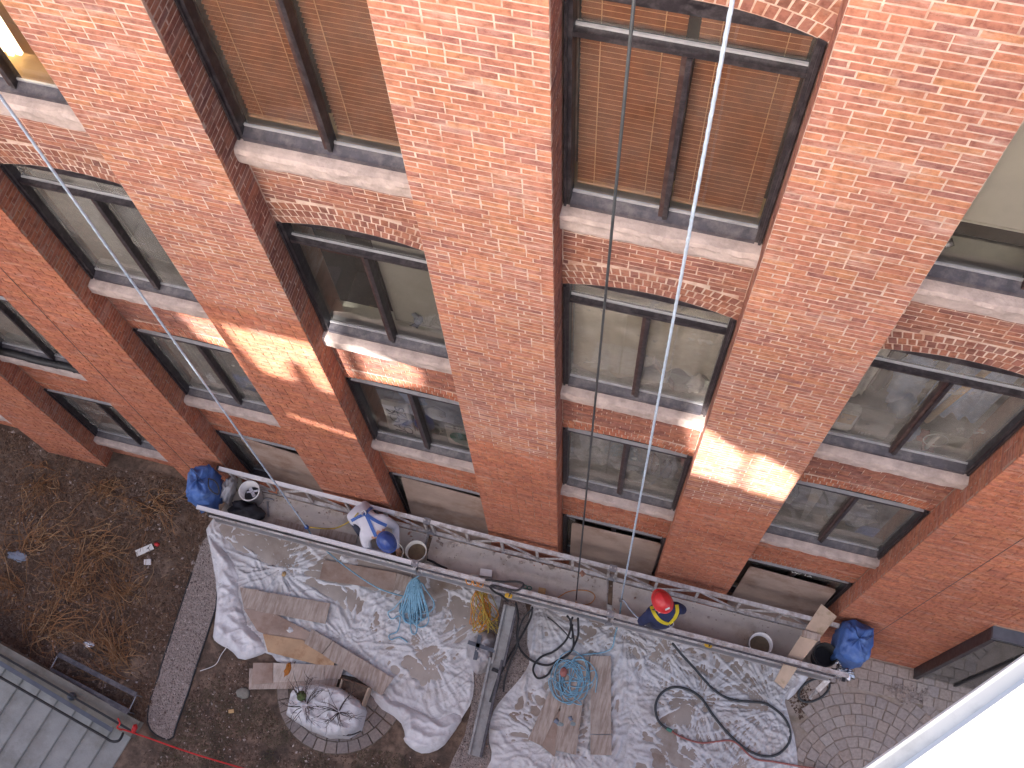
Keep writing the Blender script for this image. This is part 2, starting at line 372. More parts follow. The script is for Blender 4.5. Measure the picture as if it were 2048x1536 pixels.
M['cloth_blue'] = simple('cloth_blue', (.30,.40,.62), .85, .18, 9, bmp=.4, bscale=12)
M['cloth_grey'] = simple('cloth_grey', (.22,.25,.32), .85, .18, 9, bmp=.4, bscale=12)
M['carton'] = simple('carton', (.30,.28,.24), .85, .08, 4)
M['paper'] = simple('paper', (.74,.73,.70), .8, .05, 4)
M['ink'] = simple('ink', (.04,.04,.05), .8, .1, 4)
M['green'] = simple('green', (.07,.25,.19), .6, .15, 5)
M['moss'] = simple('moss', (.10,.13,.05), .95, .4, 40, bmp=.8, bscale=60)
M['leaf'] = simple('leaf', (.42,.15,.02), .7, .3, 14)
M['yellow'] = simple('yellow', (.70,.42,.04), .5, .15, 8)
M['navy'] = simple('navy', (.020,.028,.085), .85, .25, 8, bmp=.4, bscale=30)
M['shirt'] = simple('shirt', (.64,.63,.69), .85, .06, 6, bmp=.5, bscale=14)
M['jeans'] = simple('jeans', (.05,.055,.085), .85, .25, 8)
M['skin'] = simple('skin', (.50,.27,.19), .6, .1, 8)
M['hair'] = simple('hair', (.06,.025,.015), .7, .3, 30)
M['boot'] = simple('boot', (.10,.065,.035), .7, .3, 10)
M['hat_red'] = simple('hat_red', (.62,.035,.04), .35, .08, 6, dirt=(.66,.10,.09), dirt_amt=-.2, dscale=9)
M['hat_blue'] = simple('hat_blue', (.045,.085,.29), .35, .1, 6)
M['strap_yellow'] = simple('strap_yellow', (.62,.50,.02), .7, .1, 10)
M['strap_blue'] = simple('strap_blue', (.06,.14,.42), .7, .12, 10)
M['sack'] = simple('sack', (.020,.020,.026), .55, .3, 9, bmp=.5, bscale=18)
M['glove'] = simple('glove', (.24,.29,.30), .8, .15, 12)
M['foil'] = simple('foil', (.70,.70,.74), .2, .1, 20, metal=.9, bmp=.8, bscale=30)
M['coping_edge'] = simple('coping_edge', (.56,.55,.51), .6, .06, 9, dirt=(.22,.215,.20), dirt_amt=-.2, dscale=9.0)
M['coping'] = simple('coping', (.66,.655,.62), .6, .05, 9, dirt=(.40,.39,.36), dirt_amt=-.35, dscale=7.0)
M['opp'] = simple('opp', (.50,.42,.34), .9, .2, 1.5)

# ================================================================== brick building
COURSE = 0.0588; PITCH = 0.200
PIERS = [(-13.0,-10.10,-9), (-8.60,-7.536,9), (-5.994,-4.923,1.9), (-3.440,-2.4136,0.7), (-1.0,0.0,-1.5), (1.3856,2.3738,-1.7), (3.801,11.0,9)]   # x0, x1, height below which the joints are raked out
COLS = {'far':(-10.10,-8.60), 'west':(-7.536,-5.994), 'one':(-4.923,-3.440), 'two':(-2.4136,-1.0), 'three':(0.0,1.3856), 'four':(2.3738,3.801)}
LEV = {'a':(3.177,5.187), 'b':(0.0,2.008), 'c':(-3.079,-1.172), 'd':(-6.284,-4.381)}
TOP = 7.3; RISE = .14; SILL_H = .205
DOOR = (5.36, 7.45, -3.87)
building = thing('brick_building', (0, .5, G), 'old red brick building with deep window bays between flat piers', 'building')

bricks = []      # centre, u axis, normal, length, height, kind (0 pier, 1 bay, 2 old), nominal?
def course(u0, u1, first):
    """lengths along one course: mostly stretchers with some headers"""
    out = []; u = u0
    L = [PITCH, PITCH*.5, PITCH*.75][first]
    while u < u1-.02:
        if u+L > u1-.05: L = u1-u
        out.append((u, u+L)); u += L
        L = PITCH if random.random() < .86 else PITCH*.5
    return out
def wall_face(u0, u1, z0, z1, place, kind, limit=None):
    k0 = int(math.ceil((z0-G)/COURSE-1e-6)); k1 = int(math.floor((z1-G)/COURSE+1e-6))
    for k in range(k0, k1):
        z = G+(k+.5)*COURSE
        spans = [(u0, u1)] if limit is None else limit(z-COURSE/2, z+COURSE/2)
        for a, b in spans:
            if b-a < .04: continue
            for s, e in course(a, b, k % 2 if random.random() < .85 else 2):
                j = .0075+random.uniform(-.001, .0015)
                if z > 4.5: j += .0015
                bricks.append((place((s+e)/2, z), place.u, place.n, (e-s)-j, COURSE-j-random.uniform(0, .0015), kind(z) if callable(kind) else kind, abs((e-s)-PITCH) < 1e-6))
class Place:
    def __init__(s, f, u, n): s.f = f; s.u = u; s.n = n
    def __call__(s, u, z): return s.f(u, z)
wall = MB(); X_ = (1,0,0)
def pier_kind(zc): return lambda z: 0 if z > zc+random.uniform(-.15,.15) else 2
for x0, x1, zc in PIERS:
    front = Place(lambda u, z: (u, 0.0, z), X_, (0,-1,0))
    if x0 > 3:      # the end wall with its entrance
        wall_face(x0, DOOR[0], G, TOP, front, pier_kind(3.2))
        wall_face(DOOR[0], DOOR[1], DOOR[2]+.1, TOP, front, pier_kind(3.2)); wall_face(DOOR[1], 8.4, G, TOP, front, pier_kind(3.2))
        segs = [(x0, DOOR[0], G-.3, TOP), (DOOR[0], DOOR[1], DOOR[2], TOP), (DOOR[1], x1, G-.3, TOP)]; zc = 3.2
    else:
        xs = max(x0, -10.6)
        wall_face(xs, x1, G, TOP, front, pier_kind(zc)); segs = [(x0, x1, G-.3, TOP)]
    for a, b, z0, z1 in segs:
        ea = .004 if abs(a-x0) < 1e-6 else 0; eb = .004 if abs(b-x1) < 1e-6 else 0
        zz = min(max(zc, z0), z1)
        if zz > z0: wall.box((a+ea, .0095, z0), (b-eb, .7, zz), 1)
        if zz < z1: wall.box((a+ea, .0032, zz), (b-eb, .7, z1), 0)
    # brick returns into the bays
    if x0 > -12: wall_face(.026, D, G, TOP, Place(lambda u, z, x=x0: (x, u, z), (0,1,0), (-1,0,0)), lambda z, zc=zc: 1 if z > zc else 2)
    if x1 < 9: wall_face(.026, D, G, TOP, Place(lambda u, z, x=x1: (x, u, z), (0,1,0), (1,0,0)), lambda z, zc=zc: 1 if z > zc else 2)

def arch_of(x0, x1, zs, rise=RISE):
    c = x1-x0; R = (c*c/4+rise*rise)/(2*rise); return (x0+x1)/2, zs+rise-R, R
arches = []
for key, (x0, x1) in COLS.items():
    bay = Place(lambda u, z: (u, D, z), X_, (0,-1,0))
    lv = ['a','b','c','d']
    for i, L in enumerate(lv):
        zb, zs = LEV[L]; ztop = TOP if i == 0 else LEV[lv[i-1]][0]-SILL_H
        if key == 'far' and L != 'd': continue
        rise = {'a':RISE,'b':RISE,'c':.07,'d':.05}[L]; rings = {'a':3,'b':3,'c':2,'d':2}[L]; rh = .098
        xc, zc, R = arch_of(x0, x1, zs, rise); Ro = R+rings*rh
        half = math.asin(min(1, (x1-x0)/2/R))
        for q in range(rings):                 # rings of header bricks on end
            r0 = R+q*rh; n = int(round(2*half*R/.0625)); da = 2*half/n
            for j in range(-1, n+1):
                a = -half+(j+.5+(.5 if q % 2 else 0))*da
                cx = xc+(r0+rh/2)*math.sin(a); cz = zc+(r0+rh/2)*math.cos(a)
                if cx < x0-.03 or cx > x1+.03: continue
                u = (math.cos(a), 0, -math.sin(a))
                bricks.append(((cx, D, cz), u, (0,-1,0), da*(r0+rh/2)-.010, rh-.009, 1 if L in 'ab' else 2, False))
        def limit(za, zb_, x0=x0, x1=x1, xc=xc, zc=zc, Ro=Ro):
            t = Ro*Ro-(za-zc)**2
            if za-zc >= Ro or t <= 0: return [(x0, x1)]
            e = math.sqrt(t)
            return [(x0, min(x1, xc-e-.006)), (max(x0, xc+e+.006), x1)] if e < (x1-x0)/2 else []
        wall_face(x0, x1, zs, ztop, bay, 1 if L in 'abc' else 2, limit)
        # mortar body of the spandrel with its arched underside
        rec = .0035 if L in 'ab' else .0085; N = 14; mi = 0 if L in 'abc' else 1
        xs = [x0-.02+(x1-x0+.04)*t/N for t in range(N+1)]
        zi = [zc+math.sqrt(max(R*R-(x-xc)**2, 0)) for x in xs]
        v = []; f = []
        for x, z in zip(xs, zi): v += [(x, D+rec, z), (x, D+rec, ztop+.05), (x, D+.2, z), (x, D+.2, ztop+.05)]
        for t in range(N):
            a = 4*t; b = a+4
            f += [(a, b, b+1, a+1), (a+2, b+2, b, a), (a+3, b+3, b+2, a+2), (a+1, b+1, b+3, a+3)]
        wall.add(v, f, mi); arches.append((key, L, x0, x1, zb, zs, xc, zc, R))
    zb = LEV['d'][0]-SILL_H                    # foot of the bay
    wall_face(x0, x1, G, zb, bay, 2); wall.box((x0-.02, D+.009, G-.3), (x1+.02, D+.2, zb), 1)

wall.build('wall', [M['mortar'], M['mortar_old']], building)

# bricks: the 300 that show largest are parts of their own, the rest one part
def brick_template(L, H, c=.004, d=.03, seed=0):
    r = np.random.default_rng(seed); v = []
    for dz in (-1, 1):
        for du in (-1, 1): v.append((du*(L/2-c*r.uniform(.6,2.0)), dz*(H/2-c*r.uniform(.5,1.5)), 0.0+r.uniform(-.0008,.0004)))
    for dz in (-1, 1):
        for du in (-1, 1): v.append((du*(L/2), dz*(H/2), -c*r.uniform(.5,1.1)))
    for dz in (-1, 1):
        for du in (-1, 1): v.append((du*L/2, dz*H/2, -d))
    q = []
    for a, b in ((0,4),(4,8)):
        q += [(a,a+1,b+1,b), (a+1,a+3,b+3,b+1), (a+3,a+2,b+2,b+3), (a+2,a,b,b+2)]
    return np.array(v), [(0,2,3,1)]+q
F_T = brick_template(.19,.05)[1]
def area_px(b):
    c, u, n, L, H = np.array(b[0]), np.array(b[1]), b[2], b[3], b[4]
    w = np.cross(np.array(n), u)
    p = [to_px(c+u*L/2*s+w*H/2*t) for s, t in ((-1,-1),(1,-1),(1,1),(-1,1))]
    cx = sum(q[0] for q in p)/4; cy = sum(q[1] for q in p)/4
    if not (10 < cx < 2038 and 8 < cy < 1528): return 0
    return abs(sum(p[i][0]*p[(i+1)%4][1]-p[(i+1)%4][0]*p[i][1] for i in range(4)))/2
cand = sorted(((area_px(b), i) for i, b in enumerate(bricks) if b[6] and b[2] == (0,-1,0) and b[0][1] == 0.0), reverse=True)[:290]
single = {i for a, i in cand}
T_MESH = []
for s in range(7):
    v, f = brick_template(PITCH-.0088, COURSE-.0095, seed=s)
    me = bpy.data.meshes.new('brick'); me.from_pydata([(p[0], -p[2], p[1]) for p in v], [], f); me.materials.append(M['brick']); T_MESH.append(me)
for i in sorted(single):
    b = bricks[i]; o = bpy.data.objects.new('brick', random.choice(T_MESH)); COL.objects.link(o); o.parent = building
    o.location = Vector((b[0][0]+random.uniform(-.001,.001), b[0][1]+random.uniform(-.001,.0012), b[0][2]+random.uniform(-.0012,.0012)))-WLOC[building]
V = []; Fq = []; MI = []; nb = 0
temps = [brick_template(1, 1, 0, 0, s) for s in range(1)]
for i, b in enumerate(bricks):
    if i in single: continue
    c, u, n, L, H = np.array(b[0]), np.array(b[1]), np.array(b[2]), b[3], b[4]
    w = np.cross(n, u); w = w if w[2] > 0 else -w
    t = brick_template(max(L,.02), H, .0042 if b[5] != 2 else .005, .03, int(rng.integers(1 << 30)))[0]
    c = c+n*random.uniform(-.0022,.0012)+w*random.uniform(-.0012,.0012)
    V.append(c + t[:,:1]*u + t[:,1:2]*w + t[:,2:]*n)
    # orient faces outwards whatever the handedness
    flip = np.dot(np.cross(u, w), n) > 0
    Fq += [tuple(k+nb for k in (f[::-1] if flip else f)) for f in F_T]; MI += [b[5]]*9; nb += 12
V = np.concatenate(V); base = Vector((0, 0, G))
me = bpy.data.meshes.new('brickwork'); me.from_pydata((V-np.array(base)).tolist(), [], Fq)
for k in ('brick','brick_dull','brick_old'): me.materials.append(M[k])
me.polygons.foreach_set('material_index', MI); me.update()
tag(link_mesh('brickwork', me, base, building), kind='stuff')

# window stones, frames, panes
def rough_sill(x0, x1, zb):
    nx = 46; rows = [(D+.06,0),(D+.02,0),(D-.05,-.004),(D-.088,-.012),(D-.098,-.05),(D-.094,-.09),(D-.094,-.155),(D-.080,-SILL_H),(D+.02,-SILL_H)]
    v = []; f = []; ph = random.uniform(0, 50)
    for i in range(nx+1):
        x = x0-.0+(x1-x0)*i/nx
        for k, (y, z) in enumerate(rows):
            nz = float(noise2(x*9+ph, k*1.7+ph)); n2 = float(noise2(x*3.2+ph, 7.3))
            yy = y; zz = z
            if 3 <= k <= 7: yy = y-.022*nz-.012*n2
            if k in (6,7,8): zz = z+.03*n2+.02*nz
            v.append((x, yy, zb+zz))
    m_ = len(rows)
    for i in range(nx):
        for k in range(m_-1): f.append((i*m_+k, i*m_+k+1, (i+1)*m_+k+1, (i+1)*m_+k))
    f += [tuple(range(m_))[::-1], tuple(nx*m_+k for k in range(m_))]
    mb = MB(); mb.add(v, f); return mb
ROOM = {('two','a'):'room_brown', ('three','a'):'room_brown', ('one','a'):'room_tan', ('four','a'):'room_grey', ('two','b'):'room_dark', ('one','b'):'room_dark'}
win_of = {}
for key, L, x0, x1, zb, zs, xc, zc, R in arches:
    board = L == 'd' and key in ('one','two','three','four')
    rough_sill(x0+.001, x1-.001, zb).build('sill', M['stone'], building) if not board else None
    e = .004; jw = .055; yf, yb = D+.0, D+.11
    mb = MB()
    mb.box((x0+e, yf+.002, zb+.002), (x0+jw, yb, zs+.03)); mb.box((x1-jw, yf+.002, zb+.002), (x1-e, yb, zs+.03))
    mb.box((x0+.012, yf-.02, zb+.01), (x0+.03, yf+.0015, zs-.01)); mb.box((x1-.03, yf-.02, zb+.01), (x1-.012, yf+.0015, zs-.01))
    N = 12; xs = [x0+jw+(x1-x0-2*jw)*t/N for t in range(N+1)]           # lens shaped filler under the arch
    v = []; f = []
    for x in xs:
        z = zc+math.sqrt(R*R-(x-xc)**2)-.002; v += [(x, yf+.03, zs-.004), (x, yf+.03, z), (x, yf+.06, zs-.004), (x, yf+.06, z)]
    for t in range(N): a = 4*t; b = a+4; f += [(a, b, b+1, a+1), (a+2, b+2, b, a), (a+3, b+3, b+2, a+2), (a+1, b+1, b+3, a+3)]
    mb.add(v, f)
    zt = zs-.275 if L in 'ab' else None
    if zt: mb.box((x0+jw, yf+.012, zt-.03), (x1-jw, yb-.012, zt+.012))
    else: mb.box((x0+jw, yf-.004, zs-.085), (x1-jw, yb-.012, zs-.035))
    w = win_of[key, L] = mb.build('window', M['frame'], building)
    if key in ('two','three') and L == 'a': pass
    zm = (zt-.03) if zt else zs-.085
    mb = MB(); xm = (x0+x1)/2
    mb.box((xm-.032, yf+.016, zb+.06), (xm-.002, yb, zm), 1); mb.box((xm-.002, yf+.004, zb+.05), (xm+.03, yb, zm), 0)
    mb.build('mullion', [M['frame'], M['frame_brown']], w)
    mb = MB(); v = [(x0+jw, yf-.012, zb+.002), (x0+jw, yb-.03, zb+.002), (x0+jw, yb-.03, zb+.085), (x0+jw, yf+.004, zb+.05), (x0+jw, yf-.012, zb+.045)]
    v += [(x1-jw, p[1], p[2]) for p in v]
    mb.add(v, [(0,1,2,3,4)[::-1], (5,6,7,8,9)]+[(i,(i+1)%5,5+(i+1)%5,5+i) for i in range(5)]); mb.build('bottom_rail', M['frame_sill'], w)
    for a, b in ((x0+jw, xm-.032), (xm+.03, x1-jw)):
        mb = MB(); mb.box((a+.002, D+.058, zb+.0855), (b-.002, D+.0735, zb+.107)); mb.build('glazing_bead', M['bead'], w)
    mb = MB()
    if zt: mb.box((x0+jw+.002, D+.058, zt+.0125), (x1-jw-.002, D+.0735, zt+.030))
    else: mb.box((x0+jw+.002, D-.008, zs-.034), (x1-jw-.002, D+.028, zs-.022))
    mb.build('glazing_bead', M['bead'], w)
    panes = [(x0+jw, xm-.032, zb+.083, zm), (xm+.03, x1-jw, zb+.083, zm)] + ([(x0+jw, x1-jw, zt+.012, zs-.002)] if zt else [])
    for a, b, z0, z1 in panes:
        mb = MB(); mb.add([(a, D+.075, z0), (b, D+.075, z0), (b, D+.075, z1), (a, D+.075, z1)], [(0,1,2,3)]); mb.build('pane', M['glass_clear' if L == 'a' or (key, L) in (('two','b'), ('two','c')) else 'glass'], w)
    rm = M[ROOM.get((key, L), 'room_grey' if not board else 'room_dark')]
    mb = MB(); a, b, y0, y1, z0, z1 = x0-.05, x1+.05, D+.112, D+.95, zb-.5, zs+.2
    mb.add([(a,y0,z0),(b,y0,z0),(b,y1,z0),(a,y1,z0),(a,y0,z1),(b,y0,z1),(b,y1,z1),(a,y1,z1)], [(0,1,2,3),(4,7,6,5),(1,5,6,2),(2,6,7,3),(3,7,4,0)])
    mb.build('room', rm, w)
    if not board:
        mb = MB(); mb.box((x0+.01, D+.113, zb-.02), (x1-.01, D+.34, zb+.03)); mb.build('inner_sill', M['stool' if L != 'a' or key == 'four' else 'room_tan'], w)

# plywood over the lowest openings
def board_thing(pts, y, label, cut=.05):
    mb = MB(); q = []
    for i, p in enumerate(pts):
        a = np.array(p); b = np.array(pts[i-1]); c = np.array(pts[(i+1)%4])
        if i < 2:
            q += [tuple(a+(b-a)/np.linalg.norm(b-a)*cut), tuple(a+((b-a)/np.linalg.norm(b-a)+(c-a)/np.linalg.norm(c-a))*cut*.3), tuple(a+(c-a)/np.linalg.norm(c-a)*cut)]
        else: q.append(tuple(a))
    n = len(q); lean = lambda z: y-.10*max(0, (-4.4-z)/2.6)
    v = [(x, lean(z), z) for x, z in q]+[(x, lean(z)+.018, z) for x, z in q]
    mb.add(v, [tuple(range(n)), tuple(range(n, 2*n))[::-1]]+[(i, n+i, n+(i+1)%n, (i+1)%n) for i in range(n)])
    tag(mb.build('plywood_board', M['ply_board']), label, 'plywood board', 'boards over the lowest windows')
board_thing([(-4.54,-4.38),(-3.45,-4.60),(-3.45,-6.9),(-4.40,-6.9)], D-.03, 'dark stained plywood leaning over the lowest window behind the left end of the scaffold', .01)
board_thing([(-2.23,-4.42),(-1.02,-4.52),(-1.04,-6.9),(-2.30,-6.9)], D-.03, 'brown plywood covering the lowest window behind the worker in white', .02)
board_thing([(.135,-4.605),(1.345,-4.585),(1.33,-6.9),(.13,-6.9)], D-.03, 'round cornered plywood covering the lowest window behind the black cable')
board_thing([(2.52,-4.63),(3.67,-4.735),(3.70,-6.9),(2.50,-6.9)], D-.03, 'plywood with a wet brown corner covering the lowest window nearest the entrance')

# entrance at the right end
ent = thing('entrance', (6.4, 0, G), 'dark metal framed glass entrance at the foot of the right wall', 'entrance')
for a in (5.36, 7.40): mb = MB(); mb.box((a, -.15, G), (a+.06, .12, DOOR[2])); mb.build('jamb', M['frame'], ent)
mb = MB(); mb.box((5.36, -.14, DOOR[2]+.001), (7.46, .12, DOOR[2]+.07)); mb.build('lintel', M['rail_grey'], ent)
mb = MB(); mb.box((5.421, -.02, DOOR[2]-.22), (7.399, .08, DOOR[2])); mb.build('transom', M['rail_grey'], ent)
mb = MB(); mb.box((5.93, -.12, G), (5.965, -.06, DOOR[2]-.22)); mb.build('mullion', M['black'], ent)
for a, b in ((5.421, 5.929), (5.966, 7.399)):
    mb = MB(); mb.box((a, -.095, G+.02), (b, -.085, DOOR[2]-.221)); mb.build('pane', M['glass_dusty'], ent)
mb = MB(); mb.add([(5.42,.6,G+.01),(7.4,.6,G+.01),(7.4,.6,-3.6),(5.42,.6,-3.6),(5.42,-.07,G+.012),(7.4,-.07,G+.012)], [(0,1,2,3),(4,5,1,0)]); mb.build('lobby', M['room_grey'], ent)

# unseen wall added to shade the courtyard; openings cut to cast the sun patches
OPP = 22.0
def hole(pts, y=0.0):                           # outline on the brick wall -> opening on the opposite wall along the sunbeam
    t = (OPP+y)/-S.y
    return [(p[0]+S.x*t, p[1]+S.z*t) for p in pts]
HOLES = [hole([(-4.13,-.38),(-3.62,-.34),(-3.42,-.34),(-3.42,-1.12),(-3.70,-1.17),(-4.04,-1.04)], D),
         hole([(-3.37,.24),(-2.32,.28),(-2.32,-1.03),(-2.60,-.98),(-2.65,-.34),(-2.79,-.30),(-2.86,-.92),(-3.17,-.85)]),
         hole([(-2.34,-.06),(-2.26,-.04),(-2.28,-1.1),(-2.34,-1.1)], D),
         hole([(-2.14,-.02),(-1.84,-.07),(-1.50,-.46),(-1.52,-.88),(-1.85,-1.06),(-2.14,-1.10)], D),
         hole([(-3.2,-2.05),(-2.35,-2.30),(-2.35,-2.40),(-3.2,-2.15)]),
         hole([(1.16,.05),(1.22,.30),(1.37,.38),(1.55,.17),(1.70,.05),(1.81,-.08),(1.84,-.98),(1.3,-.90)]), hole([(1.88,.06),(1.96,.02),(2.2,-.16),(2.40,-.39),(2.46,-.62),(2.47,-1.08),(1.91,-1.0)])]
cu = bpy.data.curves.new('shade_wall_outline', 'CURVE'); cu.dimensions = '2D'; cu.fill_mode = 'BOTH'; cu.extrude = .05
SHADE_TOP = 6.35+OPP*math.tan(SUN_EL)/math.cos(SUN_AZ)
for pl in [[(-34,G-.2),(26,G-.2),(26,SHADE_TOP),(-34,SHADE_TOP)]]+HOLES:
    sp = cu.splines.new('POLY'); sp.points.add(len(pl)-1); sp.use_cyclic_u = True
    for pt, (x, z) in zip(sp.points, pl): pt.co = (x, z, 0, 1)
tmp = bpy.data.objects.new('tmp', cu); COL.objects.link(tmp)
me = bpy.data.meshes.new_from_object(tmp.evaluated_get(bpy.context.evaluated_depsgraph_get())); bpy.data.objects.remove(tmp)
me.transform(Matrix.Rotation(math.pi/2, 4, 'X')); me.transform(Matrix.Translation((0, -OPP-.05, 0))); me.materials.clear(); me.materials.append(M['opp'])
me.name = 'added_shade_wall'
ob = link_mesh('added_shade_wall', me, Vector((0,0,0)), None)
tag(ob, 'unseen wall added across the courtyard, with openings that cast the sun patches', 'building')

# white parapet the picture is taken over
ZL = 8.92
e0, e1 = P(1700, 1557, ZL), P(2048, 1311, ZL); dv = (e1-e0).normalized(); nv = Vector((dv.y, -dv.x, 0))
if nv.dot(Vector((1,-1,0))) < 0: nv = -nv
a0, a1 = e0-dv*.25, e0+dv*1.3
led = thing('white_parapet', (a0+a1)/2-Vector((0,0,.3)), 'white painted roof edge in full sun at the bottom right corner', 'roof edge')
mb = MB()
prof = [(.012,-.05),(0.0,-.012),(.001,-.0085),(.0125,-.0045),(.0150,.0),(3.2,.006),(3.2,-.05)]
v = [a0+nv*s+Vector((0,0,z)) for s, z in prof]+[a1+nv*s+Vector((0,0,z)) for s, z in prof]; n_ = len(prof)
mb.add(v, [tuple(range(n_)), tuple(range(n_, 2*n_))[::-1]]+[(i, n_+i, n_+(i+1)%n_, (i+1)%n_) for i in range(n_)])
o_ = mb.build('coping', [M['coping'], M['coping_edge']], led)
for p in o_.data.polygons:
    if abs((p.center+WLOC[o_]-a0).dot(nv)) < .0135: p.material_index = 1
mb = MB(); q = [a0+nv*.8, a1+nv*.8, a1+nv*1.0, a0+nv*1.0]; mb.prism([(p.x, p.y) for p in q], G-.1, ZL-.06); mb.build('wall', M['opp'], led)

# ------------------------------------------------------------------ what hangs and stands behind the panes
SLAT = None
def blind(x0, x1, z0, z1, label):
    global SLAT
    t = thing('wooden_blind', ((x0+x1)/2, D+.16, z1), label, 'window blind', 'wooden blinds in the top windows')
    mb = MB(); mb.box((x0, D+.135, z1), (x1, D+.185, z1+.04)); mb.build('head_rail', M['slat'], t)
    z = z1-.02; first = None; y = D+.16; w = .050; tilt = .42
    while z > z0+.04:
        if first is None:
            mb = MB(); dy, dz = w/2*math.cos(tilt), w/2*math.sin(tilt)
            v = []
            for x in (x0, x1): v += [(x, y-dy, z-dz), (x, y-dy, z-dz+.0055), (x, y+dy, z+dz+.0055), (x, y+dy, z+dz)]
            mb.add(v, [(0,4,5,1)], 1); mb.add(v, [(1,5,6,2), (2,6,7,3), (3,7,4,0)], 0)
            first = mb.build('slat', [M['slat'], M['slat_edge']], t); fz = z
        else:
            o = first.copy(); COL.objects.link(o); o.location = first.location+Vector((0, 0, z-fz))
        z -= .0475
    for f in (.2, .8):
        mb = MB(); x = x0+(x1-x0)*f; mb.bar((x, y-.027, z0+.02), (x, y-.027, z1), .006, .003); mb.build('cord', M['slat_edge'], t)
    mb = MB(); mb.box((x0, D+.14, z0), (x1, D+.18, z0+.02)); mb.build('bottom_rail', M['slat_edge'], t)
for key, la in (('two', ('left wooden blind in the top window left of the centre pier', 'right wooden blind in the top window left of the centre pier')),
                ('three', ('wooden blind behind the black cable in the top window', 'wooden blind behind the pale blue rope in the top window'))):
    x0, x1 = COLS[key]; xm = (x0+x1)/2
    blind(x0+.07, xm-.035, LEV['a'][0]+.09, LEV['a'][1]+.02, la[0]); blind(xm+.035, x1-.07, LEV['a'][0]+.09, LEV['a'][1]+.02, la[1])
def drape(x0, x1, z0, z1, y, mat, label, cat, amp=.03, waves=5, seed=0, group=None, name='curtain'):
    nx, nz = 40, 8; v = []; f = []
    for i in range(nx+1):
        for k in range(nz+1):
            u = i/nx; z = z0+(z1-z0)*k/nz
            v.append((x0+(x1-x0)*u, y+amp*math.sin(u*waves*6.28+seed+.5*math.sin(u*9+seed))*(1-.35*k/nz)+.02*float(noise2(u*4+seed, k*.4)), z))
    for i in range(nx):
        for k in range(nz): a = i*(nz+1)+k; f.append((a, a+nz+1, a+nz+2, a+1))
    mb = MB(); mb.add(v, f); return tag(mb.build(name, mat, smooth=True), label, cat, group)
def shade(x0, x1, z0, z1, y, mat, label):
    mb = MB(); mb.box((x0, y, z0), (x1, y+.006, z1)); mb.box((x0, y-.006, z0-.02), (x1, y+.012, z0))
    return tag(mb.build('roller_shade', mat), label, 'roller shade')
def cx(key, f): return COLS[key][0]+(COLS[key][1]-COLS[key][0])*f
def lump(c, r, mat, name, label, cat, amp=.25, seed=0, group=None, n=(18, 12), parent=None, freq=2.2):
    v = []; f = []; nu, nv_ = n
    for j in range(nv_+1):
        th = math.pi*j/nv_
        for i in range(nu):
            ph = 2*math.pi*i/nu; d = np.array([math.sin(th)*math.cos(ph), math.sin(th)*math.sin(ph), math.cos(th)])
            k = 1+amp*2*float(noise2(d[0]*freq+seed*3.1, d[1]*freq+d[2]*1.9+seed))
            v.append((c[0]+r[0]*d[0]*k, c[1]+r[1]*d[1]*k, c[2]+r[2]*d[2]*k))
    for j in range(nv_):
        for i in range(nu): f.append((j*nu+i, (j+1)*nu+i, (j+1)*nu+(i+1)%nu, j*nu+(i+1)%nu))
    mb = MB(); mb.add(v, f); o = mb.build(name, mat, parent, smooth=True)
    return tag(o, label, cat, group) if label else o
ZB, ZC, ZA = 0.0, -3.079, 3.177
drape(cx('three',.04), cx('three',.5), ZB+.04, ZB+2.1, D+.19, M['curtain'], 'beige curtain behind the black cable in the middle window', 'curtain', .022, 2.2, 1, 'curtains in the middle window')
drape(cx('three',.5), cx('three',.97), ZB+.32, ZB+2.1, D+.24, M['curtain'], 'beige curtain behind the pale blue rope in the middle window', 'curtain', .03, 3, 4, 'curtains in the middle window')
lump((cx('three',.88), D+.2, ZB+.22), (.07,.05,.19), M['paper'], 'white_cloth', 'white cloth bundle at the right end of the middle window sill', 'cloth', .35, 3)
mb = MB(); mb.bar((cx('three',.58), D+.16, ZB+.62), (cx('three',.74), D+.20, ZB+.05), .07, .02); tag(mb.build('wooden_lath', M['ply']), 'short wooden lath leaning in the middle window behind the pale rope', 'lath')
mb = MB(); mb.bar((cx('three',.53), D+.20, ZB+.10), (cx('three',.70), D+.17, ZB+.34), .14, .012); tag(mb.build('paper_sheet', M['paper']), 'pale paper sheet propped in the middle window beside the lath', 'paper')
shade(cx('two',.52), cx('two',.97), ZB+.30, ZB+2.1, D+.15, M['shade_grey'], 'grey roller shade with a small bird figure before it')
# bird ornament on the sill
bx, bz = cx('two',.70), ZB+.42
bird = thing('bird_figure', (bx, D+.11, bz-.16), 'small grey bird ornament hanging inside the grey shaded window', 'ornament')
mb = MB(); mb.tube([(bx-.02,D+.118,bz-.02),(bx,D+.118,bz+.03),(bx+.015,D+.118,bz+.07),(bx+.005,D+.118,bz+.10)], [.02,.045,.04,.018], 8); mb.build('body', M['cloth_grey'], bird, True)
mb = MB(); mb.tube([(bx+.005,D+.118,bz+.10),(bx-.02,D+.118,bz+.135),(bx-.05,D+.118,bz+.14)], [.02,.024,.004], 7); mb.build('head', M['cloth_grey'], bird, True)
mb = MB(); mb.add([(bx-.02,D+.113,bz),(bx-.11,D+.113,bz-.13),(bx-.05,D+.113,bz-.12),(bx-.03,D+.113,bz-.15),(bx+.02,D+.113,bz-.03)], [(0,1,2,3,4)]); mb.build('tail', M['ink'], bird)
shade(cx('one',.05), cx('one',.49), ZB+.10, ZB+2.1, D+.15, M['shade_grey'], 'pale grey roller shade in the window crossed by the left rope')
mb = MB()
for z in (.35,.75,1.15,1.5): mb.box((cx('one',.5), D+.5, ZB+z), (cx('one',.98), D+.85, ZB+z+.03))
